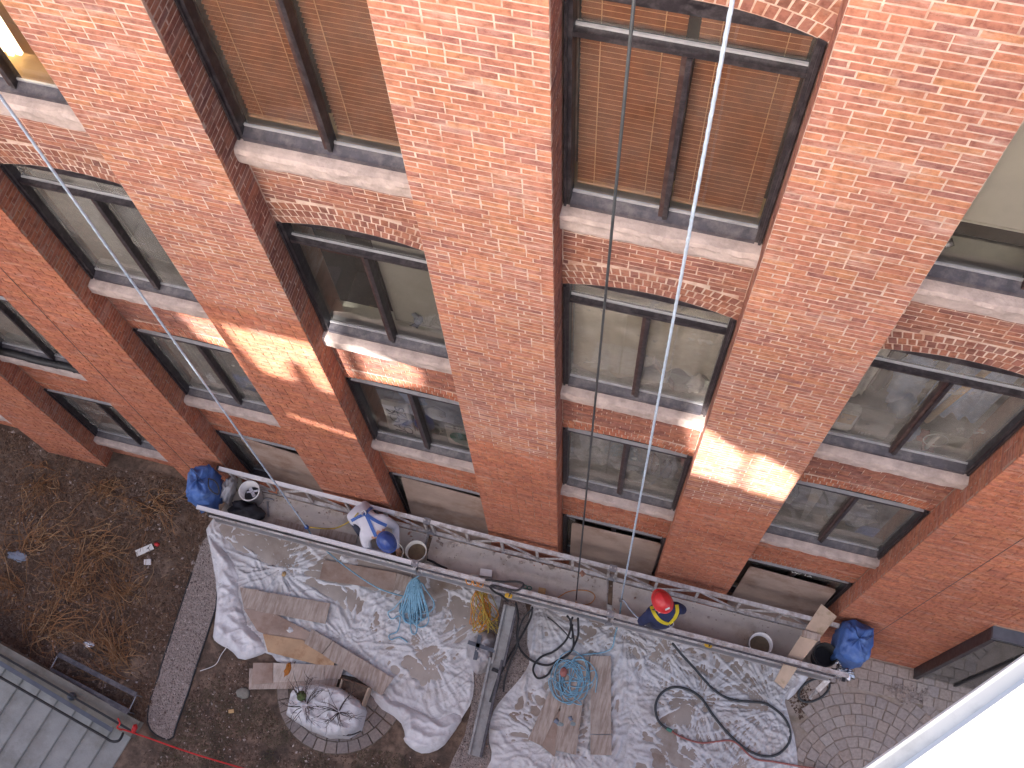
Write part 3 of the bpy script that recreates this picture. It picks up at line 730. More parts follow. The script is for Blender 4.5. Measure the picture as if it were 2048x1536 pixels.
mb.box((cx('one',.5), D+.5, ZB-.4), (cx('one',.52), D+.85, ZB+1.8)); tag(mb.build('shelf_unit', M['cloth_grey']), 'dark shelves inside the window crossed by the left rope', 'shelf')
drape(cx('one',.05), cx('one',.52), ZC+.05, ZC+1.85, D+.17, M['shade_grey'], 'drab curtain in the window above the left end of the scaffold', 'curtain', .02, 3, 2)
lump((cx('one',.72), D+.20, ZC+.5), (.16,.05,.3), M['cloth_grey'], 'blue_grey_cloth', 'blue grey cloth hung in the window above the left end of the scaffold', 'cloth', .3, 8)
lump((cx('one',.42), D+.135, ZC+.42), (.028,.02,.04), M['yellow'], 'yellow_cup', 'tiny yellow cup on the sill above the left end of the scaffold', 'cup', .05, 8)
# warm room at the top left corner, lit by upright glowing strips
mt_, n_, l_, b_ = new_mat('strip_glow'); b_.inputs['Base Color'].default_value = (.9,.85,.7,1); b_.inputs['Emission Color'].default_value = (1,.86,.58,1); b_.inputs['Emission Strength'].default_value = .8; M['strip_glow'] = mt_
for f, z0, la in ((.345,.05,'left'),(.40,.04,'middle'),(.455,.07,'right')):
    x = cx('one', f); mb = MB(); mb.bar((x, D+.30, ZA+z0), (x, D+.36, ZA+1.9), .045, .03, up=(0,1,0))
    tag(mb.build('glow_strip', M['strip_glow']), la+' one of the glowing pale strips in the warm room at the top left', 'light', 'glowing strips in the warm room at the top left')
# clutter in the window with the printed bag
def text_mesh(txt, size, mat, name, mtx, parent=None, squash=1.0, bold=0.0):
    c = bpy.data.curves.new(name, 'FONT'); c.body = txt; c.size = size; c.align_x = 'LEFT'; c.extrude = .001; c.offset = 0.0
    t = bpy.data.objects.new('tmp', c); COL.objects.link(t)
    me = bpy.data.meshes.new_from_object(t.evaluated_get(bpy.context.evaluated_depsgraph_get())); bpy.data.objects.remove(t)
    if bold:                                     # heavy letters: four shifted copies, each a hair above the last
        bmm = bmesh.new()
        for k, (dx, dy) in enumerate(((0,0),(bold,0),(0,bold),(bold,bold))):
            m2 = me.copy(); m2.transform(Matrix.Translation((dx, dy, k*.0022))); bmm.from_mesh(m2); bpy.data.meshes.remove(m2)
        bmm.to_mesh(me); bmm.free()
    me.transform(Matrix.Diagonal((squash, 1, 1, 1))); me.transform(mtx); me.materials.clear(); me.materials.append(mat); me.name = name
    b = Vector(me.vertices[0].co); me.transform(Matrix.Translation(-b)); return link_mesh(name, me, b, parent)
def facing(x, y, z, rot=0, tilt=0):             # text lying in the wall plane, read from the courtyard
    return Matrix.Translation((x, y, z)) @ Matrix.Rotation(math.pi/2-tilt, 4, 'X') @ Matrix.Rotation(rot, 4, 'Z')
bag = thing('printed_bag', (cx('two',.27), D+.2, ZC+.03), 'white paper bag printed JACK leaning inside the lower window', 'bag')
mb = MB(); xl, xr = cx('two',.12), cx('two',.36)
mb.add([(xl,D+.15,ZC+.03),(xr,D+.15,ZC+.03),(xr,D+.23,ZC+.03),(xl,D+.23,ZC+.03),(xl+.02,D+.19,ZC+.93),(xr+.01,D+.19,ZC+.96),(xr,D+.22,ZC+.95),(xl+.03,D+.22,ZC+.92)],
       [(0,1,5,4),(1,2,6,5),(2,3,7,6),(3,0,4,7),(4,5,6,7)]); mb.build('sack', M['paper'], bag)
tl = -.042
text_mesh('JACK', .17, M['ink'], 'lettering', facing(xl+.215, D+.144, ZC+.07, math.pi/2, tl), bag, 2.2)
text_mesh('ONZS', .17, M['ink'], 'lettering', facing(xl+.335, D+.144, ZC+.05, math.pi/2, tl), bag, 2.2)
for k in range(4):
    mb = MB(); x = xl+.36+k*.028; mb.bar((x, D+.150, ZC+.06), (x, D+.168, ZC+.52), .010, .002, up=(0,1,0)); mb.build('printed_stripe', M['hose_pink'] if k % 2 else M['ink'], bag)
lump((cx('two',.42), D+.24, ZC+1.12), (.16,.05,.18), M['cloth_blue'], 'blue_shirt', 'pale blue cloth hanging above the printed bag', 'cloth', .3, 1)
lump((cx('two',.43), D+.18, ZC+.42), (.07,.05,.10), M['navy'], 'dark_jar', 'dark blue jar beside the printed bag', 'jar', .1, 2)
mb = MB(); mb.box((cx('two',.37), D+.13, ZC+.03), (cx('two',.48), D+.2, ZC+.19)); tag(mb.build('paper_stack', M['paper'], bevel=.005), 'white paper stack on the sill right of the printed bag', 'paper')
gb = thing('green_fan', (cx('two',.78), D+.18, ZC+.03), 'white framed box fan with a green face inside the lower window', 'fan')
mb = MB(); mb.box((cx('two',.66), D+.15, ZC+.03), (cx('two',.93), D+.22, ZC+.62)); mb.build('housing', M['shade'], gb, bevel=.02)
mb = MB(); c = (cx('two',.80), D+.147, ZC+.32)
mb.add([(c[0]+.15*math.cos(a*.3142), D+.146, c[2]+.2*math.sin(a*.3142)) for a in range(20)], [tuple(range(20))]); mb.build('face', M['green'], gb)
lump((cx('two',.60), D+.2, ZC+.85), (.12,.05,.16), M['shade_grey'], 'grey_hat', 'rounded grey hat shape left of the green fan', 'hat', .15, 5)
# hazy panes in the centre lower window
drape(cx('three',.05), cx('three',.5), ZC+.3, ZC+1.85, D+.26, M['shade_grey'], 'dim grey curtain in the lower window behind the black cable', 'curtain', .03, 3, 7)
lump((cx('three',.72), D+.3, ZC+.55), (.08,.05,.34), M['wood_dark'], 'dark_bottle', 'dark bottle in the lower window beside the pale blue rope', 'bottle', .12, 5)
lump((cx('three',.84), D+.3, ZC+.50), (.07,.05,.30), M['wood_dark'], 'dark_vase', 'dark vase at the right end of the centre lower window', 'vase', .18, 9)
lump((cx('three',.60), D+.22, ZC+.22), (.12,.06,.16), M['paper'], 'white_paper', 'white crumpled paper in the lower window beside the pale blue rope', 'paper', .3, 6)
# right hand windows
shade(cx('four',.03), cx('four',.97), ZA+.50, ZA+2.1, D+.16, M['shade'], 'large pale roller shade in the top right window')
mb = MB(); mb.box((cx('four',.02), D+.155, ZA+.34), (cx('four',.98), D+.158, ZA+.49)); tag(mb.build('dark_band', M['room_dark']), 'dark band of cloth below the pale shade at the top right', 'cloth')
clip_ = thing('metal_clip', (cx('four',.10), D+.15, ZA+.2), 'small shiny clip on the sill of the top right window', 'clip')
mb = MB(); mb.tube([(cx('four',.075),D+.13,ZA+.19),(cx('four',.13),D+.16,ZA+.23)], .028, 10); mb.build('barrel', M['foil'], clip_, True)
wt = thing('water_jug', (cx('four',.10), D+.18, ZB+.03), 'white jug with a pale yellow label at the left of the cluttered window', 'jug')
mb = MB(); mb.box((cx('four',.09), D+.13, ZB+.03), (cx('four',.22), D+.23, ZB+.50)); mb.build('body', M['paper'], wt, bevel=.02)
mb = MB(); mb.box((cx('four',.11), D+.127, ZB+.24), (cx('four',.20), D+.1295, ZB+.45)); mb.build('paper_label', M['tan'], wt)
ct = thing('carton', (cx('four',.26), D+.18, ZB+.03), 'grey cardboard carton standing next to the white jug', 'carton')
mb = MB(); mb.box((cx('four',.23), D+.13, ZB+.03), (cx('four',.44), D+.25, ZB+.42)); mb.build('box', M['carton'], ct, bevel=.006)
text_mesh('1E50', .06, M['paper'], 'lettering', facing(cx('four',.26), D+.128, ZB+.09), ct)
text_mesh('mm', .05, M['ink'], 'lettering', facing(cx('four',.26), D+.128, ZB+.19), ct)
mb = MB()
for a in range(6): mb.add([(cx('four',.285)+.02*math.cos(a), D+.128, ZB+.33+.02*math.sin(a)) for a in (a*1.047, a*1.047+.5)]+[(cx('four',.285), D+.1278, ZB+.33)], [(0,1,2)])
mb.build('emblem', M['ink'], ct)
drape(cx('four',.06), cx('four',.20), ZB+.5, ZB+2.1, D+.3, M['shade'], 'pale curtain strip at the left of the cluttered window', 'curtain', .02, 2, 3)
drape(cx('four',.22), cx('four',.36), ZB+.3, ZB+2.1, D+.5, M['wood_dark'], 'brown curtain in the cluttered right hand window', 'curtain', .03, 2, 9)
lump((cx('four',.40), D+.34, ZB+1.0), (.14,.08,.5), M['cloth_blue'], 'hanging_shirt', 'light blue shirt hung in the cluttered window left of the mullion', 'shirt', .3, 2, 'blue shirts in the cluttered window')
lump((cx('four',.46), D+.34, ZB+.45), (.09,.08,.32), M['cloth_blue'], 'hanging_shirt', 'crumpled blue shirt low behind the mullion of the cluttered window', 'shirt', .3, 12, 'blue shirts in the cluttered window')
drape(cx('four',.55), cx('four',.93), ZB+.38, ZB+2.1, D+.36, M['cloth_blue'], 'wide light blue sheet hung in the cluttered right hand window', 'sheet', .03, 4, 6, name='hanging_sheet')
tb = thing('cardboard_tube', (cx('four',.68), D+.2, ZB+.5), 'long brown cardboard tube slanting across the blue sheet', 'tube')
mb = MB(); mb.tube([(cx('four',.60), D+.19, ZB+.55), (cx('four',.74), D+.26, ZB+1.9)], .03, 12); mb.build('tube', M['tan'], tb, True)
mb = MB(); mb.tube([(cx('four',.598), D+.189, ZB+.535), (cx('four',.60), D+.19, ZB+.549)], .024, 12); mb.build('end', M['ink'], tb)
fan = thing('desk_fan', (cx('four',.72), D+.18, ZB+.03), 'little white desk fan with a round wire guard on the sill', 'fan')
fx, fz = cx('four',.72), ZB+.26
mb = MB(); mb.tube([(fx+.10*math.cos(a*.2618), D+.15, fz+.14*math.sin(a*.2618)) for a in range(25)], .006, 5); mb.build('guard', M['paper'], fan)
mb = MB(); mb.tube([(fx-.02,D+.15,ZB+.05),(fx-.01,D+.16,fz),(fx+.01,D+.17,fz+.06)], [.02,.022,.012], 8); mb.build('stand', M['paper'], fan, True)
mb = MB(); mb.box((fx-.06,D+.12,ZB+.031), (fx+.05,D+.2,ZB+.05)); mb.build('base', M['hose_pink'], fan)
lump((cx('four',.56), D+.17, ZB+.24), (.08,.04,.16), M['cloth_blue'], 'folded_cloth', 'folded blue cloth on the sill left of the desk fan', 'cloth', .3, 4)
lump((cx('four',.64), D+.19, ZB+.22), (.06,.04,.12), M['hose_pink'], 'red_brown_pouch', 'small reddish pouch between folded cloth and desk fan', 'pouch', .25, 4)
lump((cx('four',.68), D+.22, ZC+.70), (.20,.07,.36), M['cloth_grey'], 'blue_grey_coat', 'blue grey coat hung in the lower right window', 'coat', .25, 14)
lump((cx('four',.52), D+.2, ZC+.42), (.08,.05,.14), M['moss'], 'green_bag', 'dull green bag left of the blue grey coat', 'bag', .2, 15)
mb = MB(); mb.add([(cx('four',.24),D+.3,ZC+1.5),(cx('four',.36),D+.3,ZC+1.6),(cx('four',.33),D+.16,ZC+.2),(cx('four',.30),D+.16,ZC+.2)], [(0,1,2,3)]); tag(mb.build('pennant', M['shade']), 'cream pointed cloth hung left of the mullion in the lower right window', 'cloth')
lump((cx('four',.12), D+.25, ZC+.8), (.10,.06,.3), M['moss'], 'dusty_plant', 'dusty green plant at the left of the lower right window', 'plant', .4, 16)
# left end
mb = MB(); xl, xr = COLS['west'][0]+.05, COLS['west'][1]-.02
roll = thing('black_roll', ((xl+xr)/2, D-.03, ZC), 'black rolled membrane lying along the far left window sill', 'roll')
mb.tube([(xl+(xr-xl)*k/12, D-.04+.006*math.sin(k), ZC+.052) for k in range(13)], .05, 10); mb.build('roll', M['rubber'], roll, True)
for f in (.28, .38, .55, .72, .86):
    mb = MB(); x = xl+(xr-xl)*f; mb.tube([(x, D-.04, ZC+.052), (x+.012, D-.04, ZC+.052)], .054, 10); mb.build('strap', M['black'], roll)
shade(cx('west',.05), cx('west',.95), ZC+.15, ZC+1.8, D+.15, M['room_grey'], 'drab shade behind the far left window')
mb = MB(); q = PY(262, 742, D-.11); mb.bar(q, q+Vector((.02,-.01,-.22)), .03, .01); tag(mb.build('lead_strip', M['black']), 'short black strip hanging from the far left window sill', 'strip')
text_mesh('W/ 1A', .10, M['paper'], 'lettering', facing(3.02, D-.0225, -4.47), win_of['four','d'])

# ================================================================== ground
mb = MB(); mb.add([(-70,-70,G),(70,-70,G),(70,60,G),(-70,60,G)], [(0,1,2,3)]); tag(mb.build('ground', M['soil']), kind='structure')
def flat(name, px_poly, z, mat, sm=0, label=None, cat=None, kind='structure'):
    p = ppoly(px_poly); p = smooth_poly(p, sm) if sm else p
    mb = MB(); n = len(p); mb.add([(a, b, z) for a, b in p], [tuple(range(n))]); o = mb.build(name, mat)
    return tag(o, label, cat, None, kind), p
PATH1 = [(410,1069),(390,1130),(372,1182),(352,1243),(335,1295),(321,1336),(318,1353),(305,1385),(296,1420),(296,1455),(318,1475),(345,1481),(352,1455),(366,1415),(379,1380),(391,1339),(408,1290),(427,1233),(434,1209),(438,1127),(440,1069)]
PATH2 = [(1045,1190),(1065,1260),(1066,1320),(1040,1360),(985,1420),(975,1480),(985,1515),(965,1560),(955,1620),(870,1620),(895,1540),(940,1450),(946,1340),(930,1300),(970,1240),(1000,1190)]
_, path1 = flat('gravel_path', PATH1, G+.012, M['gravel'], 1)
_, path2 = flat('gravel_path', PATH2, G+.012, M['gravel'], 1)
mb = MB()
ed = path1[2:-2]
mb.tube([(x, y, G+.012) for x, y in ed], .014, 5); tag(mb.build('path_edging', M['rubber']), 'black plastic edging round the pebbled path strip', 'edging')
def scatter(name, polys, n, size, mat, z=G, seed=1, flatness=.5, keep=None, holes=()):
    r = np.random.default_rng(seed); xs = np.concatenate([[p[0] for p in q] for q in polys]); ys = np.concatenate([[p[1] for p in q] for q in polys])
    pts = np.zeros((0,2))
    while len(pts) < n:
        q = np.stack([r.uniform(xs.min(), xs.max(), n), r.uniform(ys.min(), ys.max(), n)], 1); ok = np.zeros(n, bool)
        for pl in polys: ok |= inside(pl, q[:,0], q[:,1])
        for pl in holes: ok &= ~inside(pl, q[:,0], q[:,1])
        if keep: ok &= keep(q, r)
        pts = np.concatenate([pts, q[ok]])
        if ok.sum() == 0: break
    pts = pts[:n]; V = []; F = []
    oc = np.array([(1,0,0),(0,1,0),(-1,0,0),(0,-1,0),(0,0,1),(0,0,-1)], float)
    of = [(0,1,4),(1,2,4),(2,3,4),(3,0,4),(1,0,5),(2,1,5),(3,2,5),(0,3,5)]
    for k, (x, y) in enumerate(pts):
        s = r.uniform(*size)*(1 if r.random() < .9 else 1.8); a = r.uniform(0, 6.28); sc = np.array([s, s*r.uniform(.4,1), s*flatness*r.uniform(.5,1)])
        v = oc*sc*r.uniform(.75, 1.25, (6,3)); ti = r.normal(0, .35)
        v = v @ np.array([[1,0,0],[0,math.cos(ti),-math.sin(ti)],[0,math.sin(ti),math.cos(ti)]]).T
        R = np.array([[math.cos(a),-math.sin(a),0],[math.sin(a),math.cos(a),0],[0,0,1]]); v = v @ R.T
        V.append(v+np.array([x, y, z+sc[2]*.35])); F += [tuple(i+6*k for i in f) for f in of]
    V = np.concatenate(V); b = Vector((float(xs.mean()), float(ys.mean()), z))
    me = bpy.data.meshes.new(name); me.from_pydata((V-np.array(b)).tolist(), [], F); me.materials.append(mat); me.update()
    return tag(link_mesh(name, me, b, None), kind='stuff')
BED = ppoly([(-120,800),(60,880),(180,930),(300,945),(400,960),(420,1030),(405,1075),(370,1180),(320,1330),(295,1440),(150,1370),(0,1285),(-140,1200)])
LAWN = ppoly([(440,1300),(500,1320),(520,1390),(600,1490),(760,1500),(850,1515),(890,1530),(870,1640),(250,1640),(290,1500),(350,1484),(385,1380)])
scatter('pebbles', [path1, path2], 11000, (.006,.017), M['pebble'], G+.012, 3, .7)
scatter('leaf_litter', [BED], 20000, (.008,.030), M['litter'], G, 4, .35, lambda q, r: noise2(q[:,0]*1.6, q[:,1]*1.6)+r.normal(0,.25,len(q)) > -.15)
scatter('lawn_litter', [LAWN], 9000, (.006,.022), M['litter'], G, 5, .4, lambda q, r: noise2(q[:,0]*2.2+9, q[:,1]*2.2)+r.normal(0,.3,len(q)) > -.1)
# matted dead stalks over the planting bed
r_ = np.random.default_rng(19); V = []; F = []
lx = np.array([p[0] for p in BED]); ly = np.array([p[1] for p in BED]); q = np.stack([r_.uniform(lx.min(), lx.max(), 26000), r_.uniform(ly.min(), ly.max(), 26000)], 1)
q = q[inside(BED, q[:,0], q[:,1]) & (noise2(q[:,0]*1.2+3, q[:,1]*1.2) > -.22)][:9000]
for k, (x, y) in enumerate(q):
    a = 6.28*float(noise2(x*.7, y*.7+4))+r_.normal(0, .7); l = r_.uniform(.04,.20); w = r_.uniform(.0015,.004); dx, dy = math.cos(a)*l/2, math.sin(a)*l/2; z = G+r_.uniform(.006,.05); nx_, ny_ = -math.sin(a)*w, math.cos(a)*w; zc_ = r_.uniform(0,.03)
    V += [(x-dx-nx_, y-dy-ny_, z), (x-dx+nx_, y-dy+ny_, z), (x+nx_, y+ny_, z+zc_), (x-nx_, y-ny_, z+zc_), (x+dx, y+dy, z)]; F += [(5*k, 5*k+3, 5*k+2, 5*k+1), (5*k+3, 5*k+4, 5*k+2)]
me = bpy.data.meshes.new('dead_stalks'); me.from_pydata(V, [], F)
M['stalk'] = island_mat('stalk', [(0,(.12,.065,.04)),(.4,(.19,.105,.06)),(.7,(.09,.05,.033)),(.9,(.24,.15,.09)),(1,(.30,.21,.14))]); me.materials.append(M['stalk'])
tag(link_mesh('dead_stalks', me, Vector((0,0,0)), None), kind='stuff')
# grass stubble of the worn lawn
r_ = np.random.default_rng(9); V = []; F = []
lx = np.array([p[0] for p in LAWN]); ly = np.array([p[1] for p in LAWN]); q = np.stack([r_.uniform(lx.min(), lx.max(), 30000), r_.uniform(ly.min(), ly.max(), 30000)], 1)
q = q[inside(LAWN, q[:,0], q[:,1]) & (noise2(q[:,0]*1.8, q[:,1]*1.8+5) > -.05)][:9000]
for k, (x, y) in enumerate(q):
    a = r_.uniform(0, 6.28); h = r_.uniform(.01,.035); l = r_.uniform(.01,.05); w = .003; dx, dy = math.cos(a), math.sin(a)
    V += [(x-dy*w, y+dx*w, G), (x+dy*w, y-dx*w, G), (x+dx*l, y+dy*l, G+h)]; F.append((3*k, 3*k+1, 3*k+2))
me = bpy.data.meshes.new('grass'); me.from_pydata(V, [], F)
M['grass'] = island_mat('grass', [(0,(.06,.055,.025)),(.4,(.10,.085,.045)),(.7,(.055,.06,.028)),(1,(.16,.13,.075))]); me.materials.append(M['grass'])
tag(link_mesh('grass', me, Vector((0,0,0)), None), kind='stuff')

# pavement with fan pattern on the right
pav = tag(flat('pavement', [(1560,1225),(1990,1340),(2300,1400),(2300,1750),(1560,1750),(1540,1400)], G+.004, M['sand'])[0], kind='structure')
fan_c = P(1722, 1575); n_p = 0
def stone(pts, h, parent, name='paver', jit=.006, pm='paver'):
    mb = MB(); c = np.mean(np.array(pts), 0); q = [np.array(p)+rng.uniform(-jit, jit, 2) for p in pts]; n = len(q); top = h+rng.uniform(-.004,.004); b = []
    for s, z in ((1.0, 0), (1.0, top-.006), (.93, top)): b += [(*(c+(p-c)*s), G+.004+z) for p in q]
    mb.add(b, [tuple(range(2*n, 3*n))]+[(k*n+i, k*n+(i+1)%n, (k+1)*n+(i+1)%n, (k+1)*n+i) for k in range(2) for i in range(n)])
    return mb.build(name, M[pm], parent)
EDGE_R = P(1600, 1500).x
for k in range(0, 11):
    r0 = .24+k*.152; r1 = r0+.143; n = max(6, int(2*math.pi*(r0+r1)/2/.155)); off = random.random()
    for j in range(n):
        a0_ = 2*math.pi*(j+off)/n; a1_ = 2*math.pi*(j+off+1)/n; g = .005/((r0+r1)/2); am = (a0_+a1_)/2
        pts = [(fan_c.x+r*math.cos(a), fan_c.y+r*math.sin(a)) for r, a in ((r0,a0_+g),(r0,a1_-g),(r1,a1_-g),(r1,a0_+g))]
        mx_, my_ = np.mean(np.array(pts), 0)
        if my_ > -.50 or my_ < fan_c.y-.25 or mx_ < EDGE_R or mx_ > fan_c.x+1.75: continue
        stone(pts, .018, pav); n_p += 1
for row in range(3):
    y1 = -.03-row*.155; x = 3.6+row*.07
    while x < 7.6:
        w = random.uniform(.15,.21); stone([(x+.004,y1-.148),(x+w-.004,y1-.148),(x+w-.004,y1),(x+.004,y1)], .018, pav); x += w; n_p += 1
scatter('swept_debris', [ppoly([(1760,1365),(1850,1375),(1870,1400),(1800,1410)])], 260, (.008,.02), M['pebble'], G+.022, 8)
scatter('silt', [ppoly([(1590,1330),(1680,1345),(1660,1390),(1600,1440),(1575,1400)])], 900, (.006,.02), M['litter'], G+.006, 9)
# paved circle under the wrapped planter
pc = P(684, 1372)
mb = MB(); mb.disc((pc.x, pc.y, G+.006), .98, 40); circ = tag(mb.build('paved_circle', M['joint']), kind='structure')
for k, (r0, r1) in enumerate(((.80,.965),(.635,.79),(.46,.625))):
    n = int(2*math.pi*(r0+r1)/2/.165)
    for j in range(n):
        a0_ = 2*math.pi*(j+.4*k)/n; a1_ = 2*math.pi*(j+1+.4*k)/n; am = (a0_+a1_)/2 % (2*math.pi); g = .007/r1
        if k > 0 and not (math.pi*1.25 < am < math.pi*2.0): continue
        if k == 0 and not (math.pi*.80 < am < math.pi*2.0): continue
        stone([(pc.x+r*math.cos(a), pc.y+r*math.sin(a)) for r, a in ((r0,a0_+g),(r0,a1_-g),(r1,a1_-g),(r1,a0_+g))], .022, circ, jit=.004, pm='paver_dark')

# concrete steps with their side wall, bottom left
steps = thing('concrete_steps', P(90, 1450), 'pale concrete steps going up to the left at the bottom left corner', 'steps')
cw0, cw1 = P(278, 1462), P(0, 1302); du = (cw1-cw0).normalized(); dn = Vector((du.y, -du.x, 0))
if dn.y > 0: dn = -dn
for k in range(14):
    h = .02+.045*k; s0 = .05+.305*k; q = [cw0+du*s0+dn*.12, cw0+du*(s0+.33)+dn*.12, cw0+du*(s0+.33)+dn*3.2, cw0+du*s0+dn*3.2]
    mb = MB(); mb.prism([(p.x, p.y) for p in q], G-.1, G+h); mb.build('step', M['concrete'], steps, bevel=.008)
mb = MB(); N = 20
for k in range(N):
    s0, s1 = k*.26, (k+1)*.26; hh = lambda s: .16+.045*s/.305
    a = [cw0+du*s0-dn*.13, cw0+du*s0+dn*.115]; b = [cw0+du*s1-dn*.13, cw0+du*s1+dn*.115]
    v = [(a[0].x,a[0].y,G-.1),(a[1].x,a[1].y,G-.1),(b[1].x,b[1].y,G-.1),(b[0].x,b[0].y,G-.1),(a[0].x,a[0].y,G+hh(s0)),(a[1].x,a[1].y,G+hh(s0)),(b[1].x,b[1].y,G+hh(s1)),(b[0].x,b[0].y,G+hh(s1))]
    fs = [(4,5,6,7),(0,1,5,4),(2,3,7,6)] if 0 < k < N-1 else [(4,5,6,7),(0,1,5,4),(2,3,7,6),(0,4,7,3),(1,2,6,5)]
    mb.add(v, [(4,5,6,7),(1,2,6,5),(0,4,7,3)]+([(0,1,5,4)] if k == 0 else []))
mb.build('side_wall', M['cheek'], steps)
hr = thing('handrail', cw0+du*1.2, 'dark tube handrail with a bent end along the concrete steps', 'handrail')
zt_ = .62
mb = MB(); A = P(222, 1482, G+zt_); B = P(-30, 1337, G+zt_+.3); mb.tube(spline([P(246,1466,G+zt_-.05), P(243,1474,G+zt_-.02), P(236,1482,G+zt_), A, A+(B-A)*.08, A+(B-A)*.5, B], 6), .019, 8); mb.build('tube_rail', M['black'], hr, True)
mb = MB(); A = P(225, 1461, G+.42); B = P(-30, 1308, G+.70); mb.bar(A, B, .06, .012); mb.build('flat_rail', M['rail_grey'], hr)
mb = MB(); A = P(272, 1467, G+.30); B = P(-30, 1292, G+.60); mb.bar(A, B, .03, .03); mb.build('lower_rail', M['black'], hr)
for px, py in ((147,1394),(22,1326)):
    mb = MB(); p = P(px, py, G+.3); mb.lathe([(.0,.14),(.035,.13),(.055,.10),(.062,.05),(.03,.02),(.03,-.12)], p, 16); mb.build('post_cap', M['rail_grey'], hr, True)
fr = thing('low_metal_frame', P(195, 1365), 'low dark metal frame standing on the soil beside the concrete steps', 'metal frame')
c4 = [P(117,1309,G+.22), P(273,1390,G+.22), P(257,1424,G+.22), P(100,1340,G+.22)]
for a, b, w in ((0,1,.05),(3,2,.06)): mb = MB(); mb.bar(c4[a], c4[b], w+.02, .03); mb.build('bar', M['frame_sill'], fr)
for a, b in ((1,2),(0,3)): mb = MB(); mb.bar(c4[a], c4[b], .012, .012); mb.build('end_rod', M['steel'], fr)
for p in c4: mb = MB(); mb.bar((p.x,p.y,G), (p.x,p.y,G+.21), .02, .02, up=(1,0,0)); mb.build('leg', M['steel'], fr)
mb = MB(); rp = [P(232,1452,G+.5), P(240,1458,G+.52), P(255,1462,G+.5), P(262,1452,G+.55), P(258,1447,G+.54)]
tape = thing('red_tape', P(300, 1480), 'red barrier tape tied to the handrail and stretched to the right', 'tape')
mb.tube(spline([P(244,1458,G+.45), P(300,1477,G+.42), P(380,1505,G+.40), P(480,1535,G+.42), P(600,1570,G+.45)], 5), [.012]*21, 5); mb.build('strip', M['red'], tape)
mb = MB(); mb.tube(spline([P(236,1437,G+.50), P(240,1447,G+.53), P(234,1455,G+.5), P(244,1460,G+.48)], 4), .012, 5); mb.build('tail', M['red'], tape)
lump(P(269,1457,G+.5), (.035,.06,.05), M['red'], 'knot', None, None, .3, 3, parent=tape)

# litter in the bed
pl = thing('white_sign', P(289,1101), 'torn white paper strip with a black arrow lying in the planting bed', 'paper')
q = [P(270,1101,G+.05), P(303,1087,G+.06), P(308,1098,G+.06), P(274,1113,G+.05)]
mb = MB(); n4 = [tuple(p) for p in q]; mb.add(n4+[(x,y,z-.008) for x,y,z in n4], [(0,1,2,3),(7,6,5,4),(0,4,5,1),(1,5,6,2),(2,6,7,3),(3,7,4,0)]); mb.build('sheet', M['paper'], pl)
mb = MB(); mb.add([P(292,1099,G+.063), P(297,1093.5,G+.063), P(298,1097,G+.063), P(296,1097,G+.063)], [(0,1,2,3)]); mb.build('arrow', M['ink'], pl)
mb = MB(); mb.prism(ppoly([(289,1120),(304,1119),(304,1131),(290,1131)]), G+.03, G+.05); tag(mb.build('milk_carton', M['white_pl'], bevel=.006), 'small pale carton lying below the torn white paper strip', 'carton')
lump(P(314,1089,G+.05), (.04,.03,.025), M['red'], 'red_wrapper', 'crumpled red wrapper at the end of the torn paper strip', 'wrapper', .4, 5)
lump(P(36,1112,G+.03), (.16,.08,.03), M['cloth_grey'], 'grey_rag', 'flat grey rag on the soil near the left edge', 'rag', .4, 6)
lump(P(178,1288,G+.05), (.10,.07,.03), M['foil'], 'foil_scrap', 'shiny foil scrap beside the dry bush nearest the metal frame', 'foil', .4, 7)
mb = MB(); mb.prism(ppoly([(458,1420),(468,1419),(469,1426),(458,1427)]), G+.01, G+.03); tag(mb.build('wood_chip', M['tan']), 'pale block of wood on the bare lawn left of the planter', 'wood chip')
lump(P(486,1386,G+.02), (.10,.08,.03), M['cheek'], 'flat_stone', 'flat grey stone on the lawn under the left end of the boards', 'stone', .2, 9)
mb = MB(); mb.tube(spline([P(455,1292,G+.08),P(442,1310,G+.03),P(430,1330,G+.02),P(400,1342,G+.02)],6), .006, 5); tag(mb.build('twine', M['white_pl']), 'white twine trailing from the folded sheet onto the path', 'twine')

def tube_path(mb, base, tip, sag, r, n=3, k=5, curl=.0, seed=0):
    pts = []; base = Vector(base); tip = Vector(tip); rr = random.Random(seed); o = Vector((rr.uniform(-1,1), rr.uniform(-1,1), 0))*curl
    for i in range(k+1):
        t = i/k; p = base.lerp(tip, t); p.z += sag*4*t*(1-t); p += o*math.sin(t*3.1); pts.append(p)
    mb.tube(pts, [r*(1-.7*i/k) for i in range(k+1)], n, cap=False)
def bush(px, py, n, R, label, seed, mat='twig', lean=(0,0), hmax=.35):
    rr = random.Random(seed); b = P(px, py); mb = MB(); a0 = math.atan2(lean[1], lean[0]) if lean != (0,0) else rr.uniform(0, 6.28)
    for i in range(n):
        a = a0+rr.gauss(0, .95); L = R*rr.uniform(.3, 1.0)*(1.15 if abs(a-a0) < .8 else .7)
        s0 = b+Vector((rr.gauss(0,.13), rr.gauss(0,.13), 0)); r = rr.uniform(.0055,.0105)
        tip = s0+Vector((math.cos(a)*L, math.sin(a)*L, rr.uniform(.02, hmax)*L/R))
        tube_path(mb, s0, tip, rr.uniform(.02,.12), r, 3, 6, .16, seed*100+i)
        for q in range(rr.randint(1,4)):
            t = rr.uniform(.25,.9); s1 = s0.lerp(tip, t); s1.z += .06; a2 = a+rr.uniform(-1.3,1.3); l2 = L*rr.uniform(.15,.5)
            tube_path(mb, s1, s1+Vector((math.cos(a2)*l2, math.sin(a2)*l2, rr.uniform(-.06,.08))), .02, r*.7, 3, 4, .08, seed*200+i*7+q)
    return tag(mb.build('dry_bush', M[mat]), label, 'bush', 'dry bushes in the planting bed')
